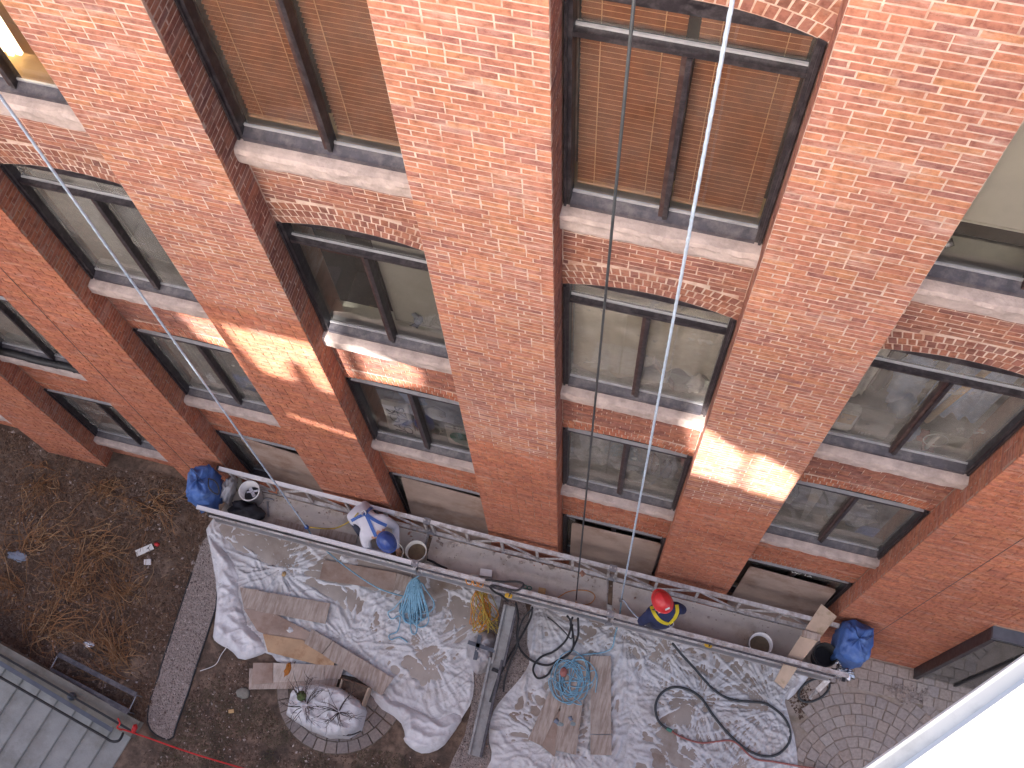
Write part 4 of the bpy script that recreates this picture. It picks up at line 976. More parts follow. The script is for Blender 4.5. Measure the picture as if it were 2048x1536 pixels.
bush(240, 1322, 46, .95, 'largest dry brown bush with arching stems beside the metal frame', 1, lean=(-.15,.1))
bush(80, 1255, 40, .9, 'dry bush with straw coloured stems left of the metal frame', 2, lean=(.3,.1))
bush(150, 1190, 34, .85, 'dry bush in the middle of the planting bed', 3, lean=(-.2,.4))
bush(60, 1085, 32, .8, 'dry bush with pale stems near the left edge', 4, lean=(.3,.5))
bush(175, 1100, 30, .8, 'dry bush left of the torn white paper strip', 5, lean=(.4,.3))
bush(300, 1010, 30, .75, 'reddish dry bush near the brick wall by the left blue cover', 6, lean=(.3,-.2))
bush(100, 960, 30, .7, 'dry bush close under the brick wall at the far left', 7, lean=(0,-.4))
bush(255, 1195, 26, .7, 'dry bush next to the pebbled path', 8, lean=(-.3,.3))
bush(30, 1185, 26, .7, 'dry bush cut by the left edge of the view', 9)
bush(215, 980, 24, .6, 'dry bush between the wall corner and the left blue cover', 10, lean=(.1,-.4))

# ================================================================== plastic sheets
def ridge(x, p=3): return np.clip(1-np.abs(x)*2.6, 0, 1)**p
def rsharp(x, k=5.0, p=1.3): return np.clip(1-np.abs(x)*k, 0, 1)**p
def crumple(X, Y, s, amp, fans=(), ang=.6):
    wx = X+.14*noise2(X*2.3+s, Y*2.3)+.03*noise2(X*9, Y*9+s); wy = Y+.14*noise2(X*2.3, Y*2.3+s+7)+.03*noise2(X*9+s, Y*9)
    aa = ang+1.3*noise2(X*.55+s, Y*.55); ca_, sa_ = np.cos(aa), np.sin(aa)
    u = wx*math.cos(ang)+wy*math.sin(ang)+.10*noise2(wx*3, wy*3); v = -wx*math.sin(ang)+wy*math.cos(ang)
    g = np.clip(.5+1.1*noise2(X*1.1+s*2, Y*1.1), 0, 1)
    h = .75*noise2(wx*1.3+s, wy*1.3)+.22*noise2(wx*4+s, wy*4)
    h = h+.46*rsharp(noise2(wx*2.2+s, wy*2.2+3), 7)+.62*g*rsharp(noise2(u*4.6+s, v*.8), 6)+.55*(1-g)*rsharp(noise2(u*1.0, v*5+s), 6)
    h = h+.26*rsharp(noise2(wx*6+s, wy*6), 6)*np.clip(.4+2*noise2(X*.9+3, Y*.9+s), 0, 1)+.24*g*rsharp(noise2(u*12, v*3+s), 5.5)+.20*(1-g)*rsharp(noise2(u*3+s, v*13), 5.5)+.05*noise2(wx*20, wy*20+s)
    for fx, fy, k, R, a in fans:
        th = np.arctan2(Y-fy, X-fx); rr = np.hypot(X-fx, Y-fy)
        h = h+a*.95*rsharp(noise2(th*k*.8+.4*noise2(rr*2, th), rr*.6+s), 6)*np.exp(-rr/R)*np.clip(rr/.15, 0, 1)
    return amp*h
def plastic(name, px_poly, s, amp, mat, label, fans=(), ang=.6, step=.0155, z=G+.020, sm=1, lift=.012):
    poly = smooth_poly(ppoly(px_poly), sm)
    fans = [(P(a,b).x, P(a,b).y, k, R, am) for a, b, k, R, am in fans]
    def h(X, Y, d): return z+crumple(X, Y, s, amp, fans, ang)*np.clip(d/.05, .25, 1)+lift*np.exp(-d/.10)*(.6+1.2*noise2(X*4, Y*4))
    o = sheet_mesh(name, poly, h, M[mat], step); return tag(o, label, 'plastic sheet')
SHEET_A = [(412,1052),(418,1085),(430,1140),(436,1200),(440,1262),(470,1300),(540,1305),(560,1330),(690,1350),(735,1362),(745,1400),(795,1425),(812,1470),(822,1492),(850,1508),(880,1496),(908,1468),(925,1435),(945,1405),(950,1360),(938,1300),(945,1275),(985,1250),(1005,1200),(1000,1150),(800,1100),(600,1040),(470,1000)]
plastic('plastic_sheet', SHEET_A, 1.3, .062, 'plastic', 'creased white plastic sheet under the boards left of the metal channels', [(560,1140,7,.8,.9),(700,1290,6,.8,.6),(990,1235,8,.9,.9),(860,1300,6,.7,.6)], .9)
def mud(px_poly, lvl, seed, label=None, sm=2):
    poly = smooth_poly(ppoly(px_poly), sm)
    def h(X, Y, d): return G+.0225+lvl+.012*noise2(X*2.0+seed, Y*2.0)-.035*np.exp(-d/.07)
    return tag(sheet_mesh('muddy_slurry', poly, h, M['mud_water'], .05), kind='stuff')
mud([(420,1050),(470,1110),(560,1150),(600,1180),(690,1215),(740,1260),(760,1320),(790,1370),(850,1380),(915,1350),(930,1270),(985,1235),(1000,1170),(700,1070),(480,1010)], .026, 1)
mud([(590,1060),(640,1110),(720,1180),(790,1210),(930,1200),(960,1160),(800,1100),(640,1050)], .046, 3)
plastic('plastic_sheet', [(1065,1190),(1052,1280),(1062,1320),(1048,1350),(1000,1402),(983,1430),(976,1478),(986,1512),(970,1545),(955,1620),(1260,1640),(1262,1540),(1275,1420),(1300,1290),(1290,1230),(1180,1200)], 4.1, .058, 'plastic', 'creased white plastic sheet between the metal channels and the long hose', [(1250,1250,8,.9,.9),(1080,1210,7,1.0,.9),(1120,1480,6,.8,.7)], 1.35)
plastic('plastic_sheet', [(1285,1225),(1290,1290),(1262,1420),(1245,1540),(1240,1640),(1606,1640),(1596,1540),(1590,1480),(1576,1430),(1566,1395),(1590,1375),(1615,1350),(1632,1318),(1590,1290),(1400,1245)], 7.7, .058, 'plastic', 'large dirty white plastic sheet under the looped black hose', [(1545,1420,9,.9,1.0),(1400,1400,7,.8,.7),(1440,1560,8,.9,.8),(1330,1300,7,.6,.7)], 1.1)
mud([(1100,1205),(1110,1260),(1160,1300),(1240,1300),(1260,1360),(1300,1340),(1290,1250),(1200,1210)], .034, 5)
mud([(1300,1240),(1290,1320),(1310,1380),(1285,1460),(1330,1540),(1400,1560),(1480,1500),(1560,1440),(1540,1380),(1590,1345),(1560,1290),(1420,1250)], .022, 7)
mud([(1330,1400),(1360,1380),(1400,1400),(1395,1440),(1350,1470),(1325,1440)], .045, 9)
mud([(1270,1500),(1330,1500),(1370,1545),(1300,1590),(1250,1560)], .03, 11)
mud([(1430,1530),(1480,1490),(1510,1540),(1470,1600)], .04, 13)
mud([(1290,1250),(1270,1420),(1255,1540),(1260,1600),(1590,1600),(1580,1500),(1560,1420),(1590,1340),(1400,1250)], .010, 15)
mud([(1075,1210),(1070,1330),(1010,1420),(990,1500),(980,1600),(1240,1600),(1255,1430),(1290,1300),(1280,1240)], .008, 17)
# folded back edge of the left sheet
FLAP = smooth_poly(ppoly([(414,1060),(428,1085),(455,1105),(474,1130),(482,1160),(479,1182),(488,1215),(497,1245),(520,1272),(541,1301),(520,1312),(482,1323),(462,1300),(440,1290),(426,1278),(428,1262),(433,1220),(436,1180),(435,1140),(424,1105)]), 1)
def hflap(X, Y, d): return G+.02+(.070+.05*noise2(X*2.0, Y*2.0)+.06*rsharp(noise2(X*2.2+2, Y*3.5), 3.5)+.02*rsharp(noise2(X*5.5, Y*6.5), 4)+.008*rsharp(noise2(X*12, Y*12), 4))*np.clip(d/.10, 0, 1)**.6+.02*noise2(X*5+3, Y*5)*np.clip(d/.03, 0, 1)
tag(sheet_mesh('folded_sheet_edge', FLAP, hflap, M['plastic_clean'], .018), 'clean white folded back edge of the plastic beside the pebbled path', 'plastic sheet')
E0 = smooth_poly(ppoly([(742,1370),(752,1412),(800,1440),(812,1470),(806,1480),(825,1500),(850,1510),(885,1497),(905,1470),(930,1432),(900,1425),(870,1440),(830,1420),(790,1400)]), 1)
tag(sheet_mesh('folded_sheet_edge', E0, lambda X, Y, d: hflap(X+5, Y+3, d)+.012, M['plastic_clean'], .018), 'bunched white plastic edge pulled down to the lawn beside the cobbled circle', 'plastic sheet')
E1 = smooth_poly(ppoly([(1622,1349),(1634,1320),(1614,1322),(1590,1345),(1567,1396),(1578,1402)]), 1)
tag(sheet_mesh('folded_sheet_edge', E1, lambda X, Y, d: hflap(X+9, Y+1, d), M['plastic_clean'], .018), 'pointed white plastic corner below the crossing plank', 'plastic sheet')

# ================================================================== boards on the sheets
def plank(px, z, mat, label, th=.014, group='plywood pieces laid on the plastic sheets', dz=0.0):
    mb = MB(); q = [P(a, b, z) for a, b in px]; n = len(q)
    v = [(p.x, p.y, z+dz*i) for i, p in enumerate(q)]+[(p.x, p.y, z+th+dz*i) for i, p in enumerate(q)]
    mb.add(v, [tuple(range(n)), tuple(range(n, 2*n))[::-1]]+[(i, n+i, n+(i+1)%n, (i+1)%n) for i in range(n)])
    bm = None; o = mb.build('plywood_plank', M[mat])
    bmm = bmesh.new(); bmm.from_mesh(o.data); bmesh.ops.recalc_face_normals(bmm, faces=bmm.faces); bmm.to_mesh(o.data); bmm.free()
    return tag(o, label, 'plywood', group)
Z1 = G+.098
plank([(648,1120),(793.5,1146),(788,1182),(639,1159)], Z1, 'ply_board', 'smooth brown board beside the scaffold under the thin blue rope')
plank([(795,1147),(824,1155),(818,1186),(787,1179)], Z1+.017, 'ply', 'short speckled board end next to the hanging rope bundle')
plank([(480,1175),(519,1180),(510,1218),(488,1216)], Z1, 'ply', 'short board piece tucked under the folded white edge')
plank([(517,1182),(661,1207),(651,1248),(508,1221)], Z1+.004, 'ply', 'weathered board right of the folded white edge')
plank([(487,1217),(538,1221),(634,1272),(611,1306),(515,1262)], Z1-.016, 'ply_board', 'grey board partly under the weathered one')
plank([(526,1268),(605,1280),(669,1326),(667,1338),(536,1304)], Z1+.002, 'ply_orange', 'orange tinted plywood piece among the grey boards')
plank([(624,1258),(665,1282),(644,1308),(609,1287)], Z1+.022, 'ply', 'short upper piece of the long slanting grey board')
plank([(666,1283),(787,1357),(763,1391),(645,1309)], Z1+.021, 'ply', 'long slanting grey board ending at the wrapped planter')
plank([(507,1326),(546,1326),(546,1366),(504,1369)], Z1+.004, 'ply_board', 'reddish square board at the left end of the lowest row')
plank([(547,1326),(648,1330),(648,1360),(547,1365)], Z1+.003, 'ply_pale', 'pale board of the lowest row with the orange leaf shaped scrap on it')
plank([(649,1330),(690,1332),(680,1358),(649,1360)], Z1+.005, 'ply', 'small pale board right of the orange scrap')
plank([(499,1337),(680,1348),(672,1376),(498,1379)], Z1-.018, 'ply', 'long pale board lying lowest beside the wrapped planter')
plank([(1181,1312),(1222,1312),(1222.5,1468),(1181,1468)], Z1+.006, 'ply', 'long upright plank right of the coiled blue rope')
plank([(1181,1470),(1223,1470),(1223,1511),(1181,1509)], Z1+.006, 'ply', 'short plank piece below the long upright plank')
plank([(1104,1372),(1132,1388),(1083,1492),(1056,1479)], Z1, 'ply', 'left of the two slanting planks under the gloves')
plank([(1137,1310),(1178,1314),(1152,1510),(1109,1500)], Z1+.003, 'ply', 'slanting plank under the coiled blue rope')
plank([(1090,1472),(1118,1420),(1128,1440),(1109,1514),(1083,1492)], Z1-.016, 'ply_board', 'thin board showing between the two slanting planks')
lf = lump(P(575,1339,G+.11), (.045,.10,.025), M['leaf'], 'orange_scrap', 'orange brown leaf shaped scrap on the pale board', 'scrap', .35, 3)
lump(P(568,1148,G+.07), (.03,.04,.02), M['tan'], 'tan_scrap', 'small tan scrap on the left plastic sheet', 'scrap', .4, 4)

# gloves on the slanting planks
def glove(px, py, rot, label):
    c = P(px, py, G+.10); t = thing('work_glove', c, label, 'glove', 'grey gloves on the slanting planks')
    R = Matrix.Rotation(rot, 3, 'Z'); mb = MB(); f = lambda x, y, z=0: c+R @ Vector((x, y, z))
    lump(f(0,0), (.062,.048,.020), M['glove'], 'palm', None, None, .12, 3, parent=t)
    mb.tube([f(-.11,0),f(-.07,0),f(-.05,0)], [.036,.032,.034], 8); mb.build('cuff', M['cloth_grey'], t, True)
    for k, (dy, L) in enumerate(((-.036,.075),(-.012,.09),(.012,.085),(.036,.065))):
        mb = MB(); mb.tube([f(.04,dy),f(.04+L*.6,dy*1.35),f(.04+L,dy*1.6,-.015)], [.014,.013,.008], 6); mb.build('finger', M['glove'], t, True)
    mb = MB(); mb.tube([f(-.02,.035),f(.02,.075),f(.055,.085)], [.016,.014,.009], 6); mb.build('thumb', M['glove'], t, True)
glove(1122, 1449, -.35, 'left grey glove lying flat on the slanting planks'); glove(1146, 1448, -.9, 'right grey glove turned downward on the slanting planks')

# wrapped planter with bare shrubs
tp = thing('wrapped_planter', P(665, 1430), 'low planter wrapped in white plastic standing on the cobbled circle', 'planter')
PLN = smooth_poly(ppoly([(588,1392),(600,1375),(650,1372),(690,1380),(728,1405),(735,1425),(725,1462),(700,1478),(660,1478),(620,1462),(580,1436)]), 0)
def hpl(X, Y, d): return G+.02+(.40+.05*noise2(X*1.6, Y*1.6)+.07*rsharp(noise2(X*2.0, Y*2.4+4), 5)+.04*rsharp(noise2(X*5, Y*5), 5)+.015*rsharp(noise2(X*11, Y*11), 4))*np.clip(d/.07, 0, 1)**.25
sheet_mesh('plastic_wrap', PLN, hpl, M['plastic_clean'], .018, tp)
mb = MB(); mb.tube(spline([P(590,1420,G+.3),P(625,1448,G+.3),P(665,1467,G+.3),P(700,1470,G+.3),P(722,1462,G+.3)],6), .010, 5); mb.build('tie_cord', M['rubber'], tp)
def shrub(px, py, label, seed, R):
    rr = random.Random(seed); b = P(px, py, G+.40); mb = MB()
    for i in range(15):
        a = rr.uniform(0, 6.28); L = R*rr.uniform(.5,1); tip = b+Vector((math.cos(a)*L, math.sin(a)*L, rr.uniform(.10,.45)))
        tube_path(mb, b, tip, .05, .007, 4, 5, .05, seed*50+i)
        for q in range(4):
            t = rr.uniform(.35,.95); s = b.lerp(tip, t); s.z += .05; a2 = a+rr.uniform(-1,1); l2 = L*rr.uniform(.2,.5)
            tube_path(mb, s, s+Vector((math.cos(a2)*l2, math.sin(a2)*l2, rr.uniform(0,.12))), .02, .0045, 3, 3, .02, seed*90+i*5+q)
    return tag(mb.build('bare_shrub', M['twig_dark']), label, 'shrub', 'bare shrubs in the wrapped planter')
shrub(612, 1412, 'bare dark shrub over the left end of the wrapped planter', 21, .42); shrub(678, 1424, 'bare dark shrub over the middle of the wrapped planter', 22, .42)
lump(P(603,1392,G+.50), (.07,.07,.07), M['moss'], 'moss_ball', 'mossy green ball at the left end of the wrapped planter', 'moss', .2, 2)
wb = thing('wooden_tray', P(712,1380), 'wooden sided box of brown soil behind the wrapped planter', 'wooden box')
bx_ = [P(a, b, G+.25) for a, b in ((685,1358),(738,1375),(724,1411),(676,1388))]
mb = MB(); mb.prism([(p.x, p.y) for p in bx_], G+.01, G+.22); mb.build('soil', M['soil'], wb)
for i in range(4):
    mb = MB(); a, b = bx_[i], bx_[(i+1)%4]; mb.bar((a.x,a.y,G+.14), (b.x,b.y,G+.14), .025, .26); mb.build('side', M['plank'] if i % 2 else M['wood_dark'], wb)

# metal channels leaning out from the scaffold
def channel(a, b, w, label, za, zb_):
    t = thing('metal_channel', (P(*a, za)+P(*b, zb_))/2, label, 'metal channel', 'metal channels between the plastic sheets')
    A, B = P(*a, za), P(*b, zb_); d = (B-A).normalized(); r = d.cross(Vector((0,0,1))).normalized()
    mb = MB(); mb.bar(A, B, w, .012); mb.build('web', M['zinc'], t)
    for s, mt in ((1, 'zinc'), (-1, 'frame_sill')):
        mb = MB(); o = r*s*(w/2+.012); mb.bar(A+o+Vector((0,0,.02)), B+o+Vector((0,0,.02)), .035, .07); mb.build('flange', M[mt], t)
    return t
channel((1022,1212), (996,1330), .15, 'upper grey metal channel leaving the scaffold', G+.42, G+.22)
channel((993,1318), (950,1512), .15, 'lower grey metal channel ending on the gravel', G+.22, G+.06)
mb = MB(); mb.bar(P(1030,1222,G+.30), P(1000,1345,G+.20), .05, .05); mb.bar(P(1000,1345,G+.20), P(984,1338,G+.22), .05, .05); mb.bar(P(1000,1350,G+.2), P(982,1405,G+.14), .06, .06)
tag(mb.build('black_strap', M['black']), 'black strap run along the right side of the metal channels', 'strap')
wr = thing('wrapped_bucket', P(958, 1305), 'cloudy plastic bundle taped over with dark strips beside the channels', 'bundle')
WB = smooth_poly(ppoly([(938,1290),(950,1270),(975,1262),(992,1272),(994,1300),(990,1330),(975,1345),(950,1352),(940,1325)]), 2)
sheet_mesh('plastic_wrap', WB, lambda X, Y, d: G+.02+(.26+.03*noise2(X*6,Y*6)+.035*rsharp(noise2(X*5,Y*5+2), 4)+.02*rsharp(noise2(X*11,Y*11), 4))*np.clip(d/.13,0,1)**.5, M['cloudy'], .015, wr)
for a, b in (((936,1284),(990,1302)), ((960,1270),(950,1320))):
    mb = MB(); pa, pb = P(*a, G+.315), P(*b, G+.315); mb.bar(pa, pb, .06, .006); mb.build('tape', M['rail_grey'], wr)

# ================================================================== suspended scaffold
ZT = -5.067; ZD = ZT-.55
oL, oR, iL, iR = P(394,1014,ZT), P(1697,1352,ZT), P(438,937,ZT), P(1678,1252,ZT)
scaf = thing('suspended_scaffold', (oL+oR+iL+iR)/4-Vector((0,0,.6)), 'long suspended work platform of dusty aluminium rails hanging in front of the wall', 'scaffold')
def at(a, b, t, z): p = a.lerp(b, t); return Vector((p.x, p.y, z))
def rail(a, b, z, w, h, mat, t0=0, t1=1, name='rail'):
    mb = MB(); mb.bar(at(a,b,t0,z), at(a,b,t1,z), w, h); return mb.build(name, M[mat], scaf)
rail(oL, oR, ZT, .055, .05, 'alu_new', 0, .352, 'top_rail'); rail(oL, oR, ZT, .055, .05, 'alu', .3525, .652, 'top_rail'); rail(oL, oR, ZT, .055, .05, 'alu', .6525, 1, 'top_rail')
rail(iL, iR, ZT, .055, .05, 'alu_new', 0, .30, 'top_rail'); rail(iL, iR, ZT, .055, .05, 'alu', .3005, .655, 'top_rail'); rail(iL, iR, ZT, .055, .05, 'alu', .6555, 1, 'top_rail')
for t0, t1 in ((.012,.352),(.356,.652),(.656,.985)):
    rail(oL, oR, ZT-.27, .070, .045, 'alu', t0, t1, 'mid_rail'); rail(oL, oR, ZD-.02, .05, .07, 'alu', t0, t1, 'bottom_chord'); rail(iL, iR, ZD-.02, .05, .07, 'alu', t0+.003, t1, 'bottom_chord')
    mb = MB(); mb.bar(at(oL,oR,t0+.004,ZT-.075)+Vector((0,-.034,0)), at(oL,oR,t1-.002,ZT-.075)+Vector((0,-.034,0)), .012, .075); mb.build('gap_shade_strip', M['frame_sill'] if t0 > .1 else M['black'], scaf)  # dark strip put in for the shaded gap beneath the top rail
    mb = MB(); mb.bar(at(oL,oR,t0+.004,ZD+.13)+Vector((0,-.02,0)), at(oL,oR,t1-.002,ZD+.13)+Vector((0,-.02,0)), .012, .20); mb.build('kick_plate', M['steel'], scaf)
    # sub frame and deck of each module
    a0_, b0_ = at(iL,iR,t0+.002,0), at(oL,oR,t0+.002,0); a1_, b1_ = at(iL,iR,t1-.003,0), at(oL,oR,t1-.003,0)
    sh = Vector((0,-.05,0)); q = [a0_+sh, b0_-sh*.6, b1_-sh*.6, a1_+sh]
    mb = MB(); mb.prism([(p.x, p.y) for p in q], ZD-.01, ZD+.015)
    mb.f = [f[::-1] for f in mb.f]; mb.build('deck_panel', M['deck'], scaf)
    n = 5
    for k in range(n+1):
        t = t0+.004+(t1-t0-.008)*k/n
        for a, b, yo in ((oL,oR,.0),(iL,iR,.0)):
            mb = MB(); mb.bar(at(a,b,t,ZD), at(a,b,t,ZT-.02), .035, .035, up=(1,0,0)); mb.build('post', M['alu'], scaf)
        if k < n:
            t2 = t0+.004+(t1-t0-.008)*(k+1)/n; za, zb_ = (ZD+.02, ZT-.04) if k % 2 else (ZT-.04, ZD+.02)
            mb = MB(); mb.bar(at(iL,iR,t,za), at(iL,iR,t2,zb_), .025, .025); mb.build('brace', M['alu'], scaf)
            mb = MB(); mb.bar(at(oL,oR,t,ZT-.29 if za > ZD+.1 else ZD+.02), at(oL,oR,t2,ZD+.02 if za > ZD+.1 else ZT-.29), .025, .025); mb.build('brace', M['alu'], scaf)
        mb = MB(); mb.bar(at(iL,iR,t,ZD-.06), at(oL,oR,t,ZD-.06), .04, .05); mb.build('cross_member', M['alu'], scaf)
for t in (.354, .654):                           # bolted joints between the modules
    for a, b in ((oL,oR),(iL,iR)):
        for z in (ZT+.012, ZD+.03):
            mb = MB(); c = at(a,b,t,z); mb.box((c.x-.05,c.y-.045,c.z-.02), (c.x+.05,c.y+.045,c.z+.022)); mb.build('joint_plate', M['steel'], scaf, bevel=.006)
            for dx in (-.03,.03): mb = MB(); mb.lathe([(0,.03),(.012,.03),(.012,0)], (c.x+dx,c.y,c.z+.02), 6); mb.build('bolt', M['alu'], scaf)
for a, b, t in ((oL,oR,0),(iL,iR,0),(oL,oR,1)):
    mb = MB(); c = at(a,b,t,ZT if (a is iL) else ZT-.27); s = -1 if t == 0 else 1
    mb.box((c.x+(.012*9.7 if a is oL and t == 0 else 0)+(-.03 if s < 0 else -.02),c.y-.03,c.z-.028),(c.x+(.012*9.7 if a is oL and t == 0 else 0)+(0 if s < 0 else .02),c.y+.03,c.z+.028)); mb.build('end_cap', M['black'], scaf)
mb = MB(); c = at(oL,oR,.985,ZD); mb.bar(c, c+Vector((-.10,-.16,-.10)), .07, .02); mb.bar(c+Vector((-.10,-.16,-.10)), c+Vector((-.10,-.20,-.55)), .04, .03, up=(1,0,0)); mb.build('foot', M['alu'], scaf)
# crumbs of mortar and brick lying on the deck
dk = [ (at(iL,iR,t,0)+Vector((0,-.07,0)))[:2] for t in (.05,.95)]+[(at(oL,oR,t,0)+Vector((0,.1,0)))[:2] for t in (.95,.05)]
M['crumb'] = island_mat('crumb', [(0,(.45,.38,.33)),(.5,(.55,.47,.41)),(.75,(.30,.24,.20)),(.9,(.34,.27,.23)),(1,(.46,.20,.12))])
scatter('mortar_crumbs', [dk], 260, (.005,.016), M['crumb'], ZD+.016, 31, .6, lambda q, r: q[:,1] > -.35+r.normal(0,.15,len(q)))
ck = [(at(iL,iR,t,0)+Vector((0,-y,0)))[:2] for t, y in ((.06,.05),(.66,.05),(.66,.14),(.06,.14))]
scatter('mortar_chips', [ck], 60, (.012,.04), M['crumb'], ZD+.018, 33, .6)
# ------------------------------------------------------------------ covers over the hoists
def cover(px, py, r, label, seed, z0, tilt=0, yaw=0.0):
    t = thing('blue_hoist_cover', P(px, py, z0-r[2]), label, 'tarp cover', 'blue covers over the hoists')
    c = P(px, py, z0); v = []; f = []; nu, nv_ = 36, 22; cy_, sy_ = math.cos(yaw), math.sin(yaw)
    for j in range(nv_+1):
        th = math.pi*j/nv_
        for i in range(nu):
            ph = 2*math.pi*i/nu; d = np.array([math.sin(th)*math.cos(ph), math.sin(th)*math.sin(ph), math.cos(th)]); e = .55
            q = np.sign(d)*np.abs(d)**e; k = 1+.22*float(noise2(ph*1.3+seed, th*2.2))+.16*float(ridge(np.array(noise2(ph*1.7+seed, th*4+seed)), 2))*.8-.05
            if q[2] < 0: k *= 1+.12*math.sin(ph*7+seed)*(-q[2])
            x, y = r[0]*q[0]*k, r[1]*q[1]*k
            v.append((c.x+x*cy_-y*sy_+tilt*q[2]*.1, c.y+x*sy_+y*cy_, c.z+r[2]*q[2]*k))
    for j in range(nv_):
        for i in range(nu): f.append((j*nu+i, (j+1)*nu+i, (j+1)*nu+(i+1)%nu, j*nu+(i+1)%nu))
    mb = MB(); mb.add(v, f); mb.build('tarp', M['tarp_blue'], t, True); return t
ct1 = cover(410, 977, (.19,.27,.36), 'light blue tarp over the hoist at the left end of the platform', 2.0, ZD+.42, 0, .25)
mb = MB(); mb.tube(spline([P(a, b, z) for a, b, z in ((417,957,ZD+.80),(430,962,ZD+.80),(437,975,ZD+.77),(437,988,ZD+.75),(425,984,ZD+.80),(417,972,ZD+.83),(417,957,ZD+.80))], 5), .010, 6); mb.build('rope_tie', M['rubber'], ct1)
ct2 = cover(1704, 1288, (.21,.26,.36), 'dark blue tarp over the hoist at the right end of the platform', 5.0, ZD+.42, 0, -.1)
lump(P(1686,1346,ZD), (.13,.09,.10), M['foil'], 'foil_wrap', 'crumpled shiny foil wrapped round the right end of the platform', 'foil', .5, 11, n=(26,16), freq=5)
lump(P(1672,1322,ZD+.05), (.10,.04,.07), M['foil'], 'foil_wrap', 'small crumpled foil strip under the right blue cover', 'foil', .5, 12, n=(22,14), freq=5)
# things on the deck
def bucket(px, py, r, h, label, body, fill, level, z=None, rim=None, handle=True):
    z = ZD+.015 if z is None else z; c = P(px, py, z+h); c.z = z
    t = thing('bucket', c, label, 'bucket', 'buckets on the platform'); rb = r*.86
    mb = MB(); mb.lathe([(0,.002),(rb,.002),(r,h-.03),(r+.008,h-.03),(r+.008,h),(r-.006,h),(rb-.008,.02),(0,.02)], c, 28); mb.build('shell', M[body], t, True)
    mb = MB(); rl = rb+(r-rb)*level/h-.008; mb.disc((c.x,c.y,c.z+level), rl, 28); mb.build('contents', M[fill], t)
    if handle:
        mb = MB(); mb.tube([(c.x+(r+.012)*math.cos(a), c.y+(r+.012)*math.sin(a)*1.0, c.z+h-.045-.02*math.sin(a-1)) for a in [1.0+k*.26 for k in range(13)]], .005, 5); mb.build('handle', M['steel'], t)
    return t
b1 = bucket(498, 981, .145, .36, 'white bucket of tools at the left end of the platform', 'white_pl', 'sack', .13)
p = P(505, 985, ZD+.18); mb = MB(); mb.bar(p+Vector((-.08,-.02,.0)), p+Vector((.09,.04,.03)), .03, .02); mb.bar(p+Vector((-.05,.05,.02)), p+Vector((.06,-.06,.02)), .05, .02); tag(mb.build('trowel', M['foil']), 'shiny trowels lying in the white tool bucket', 'trowel')
b2 = bucket(832, 1101, .142, .36, 'cream bucket of grey mortar right of the worker in white', 'shade', 'bucket_in', .24)
b3 = bucket(786, 1104, .142, .34, 'bucket half hidden under the head of the worker in white', 'shade', 'bucket_in', .22)
b4 = bucket(1522, 1288, .150, .36, 'white rimmed bucket of brown mortar near the crossing plank', 'white_pl', 'bucket_in', .22)
b5 = bucket(1652, 1309, .150, .36, 'black tub between the crossing plank and the right blue cover', 'rubber', 'sack', .10)
# black sack and white bag at the left end
lump(P(492,1024,ZD+.14), (.26,.15,.15), M['sack'], 'dark_sack', 'limp black sack on the deck below the white tool bucket', 'sack', .25, 3, n=(26,16))
wbg = lump(P(458,980,ZD+.16), (.09,.20,.17), M['plastic'], 'white_bag', 'crumpled pale plastic bag beside the left blue cover', 'bag', .35, 4, n=(26,18), freq=3.5)
mb = MB(); mb.prism(ppoly([(462,960),(483,957),(490,975),(470,985)], ZD+.02), ZD+.016, ZD+.10); tag(mb.build('paper_sack', M['carton'], bevel=.01), 'brown paper sack behind the pale plastic bag', 'sack')
hm = thing('brick_hammer', P(536,1012,ZD+.03), 'brick hammer lying on the deck at the left', 'hammer')
mb = MB(); mb.bar(P(535,1003,ZD+.03), P(537,1033,ZD+.03), .025, .02); mb.build('handle', M['steel'], hm)
mb = MB(); mb.tube([P(526,998,ZD+.03), P(531,996.5,ZD+.035), P(541,998,ZD+.035), P(547,999,ZD+.03)], [.008,.016,.016,.006], 6); mb.build('head', M['steel'], hm, True)
for a, b in ((511,1021),(548,982)):
    mb = MB(); c = P(a, b, ZD+.02); mb.box((c.x-.07,c.y-.035,c.z), (c.x+.07,c.y+.035,c.z+.05)); tag(mb.build('loose_brick', T_MESH[0].materials[0], bevel=.006), 'loose orange brick by the hammer' if a < 520 else 'loose orange brick near the wall side rail at the left', 'brick', 'loose bricks on the deck')
def slab(px, z, th, mat, name, label, cat, group=None):
    mb = MB(); q = [P(a, b, z) for a, b in px]; n = len(q); v = [tuple(p) for p in q]+[(p.x,p.y,z+th) for p in q]
    mb.add(v, [tuple(range(n)), tuple(range(n,2*n))[::-1]]+[(i,n+i,n+(i+1)%n,(i+1)%n) for i in range(n)])
    o = mb.build(name, M[mat]); bmm = bmesh.new(); bmm.from_mesh(o.data); bmesh.ops.recalc_face_normals(bmm, faces=bmm.faces); bmm.to_mesh(o.data); bmm.free()
    return tag(o, label, cat, group)
slab([(548,1037),(610,1052),(604,1066),(545,1052)], ZD+.016, .018, 'ply', 'cover_board', 'thin board on the deck left of the knotted rope', 'board', 'cover boards on the deck')
slab([(642,1056),(716,1072),(712,1089),(638,1072)], ZD+.016, .018, 'ply', 'cover_board', 'stained board on the deck in front of the worker in white', 'board', 'cover boards on the deck')
slab([(962,1140),(985,1143),(984,1157),(960,1154)], ZD+.016, .10, 'white_pl', 'junction_box', 'small white box on the deck by the orange cords', 'box')
slab([(942,1150),(958,1152),(957,1162),(941,1159)], ZD+.016, .06, 'shade', 'cable_box', 'pale flat box left of the small white box', 'box')
slab([(1078,1176),(1092,1179),(1090,1190),(1076,1187)], ZD+.016, .06, 'tan', 'wood_block', 'small tan wood block on the deck left of the black cable', 'block')
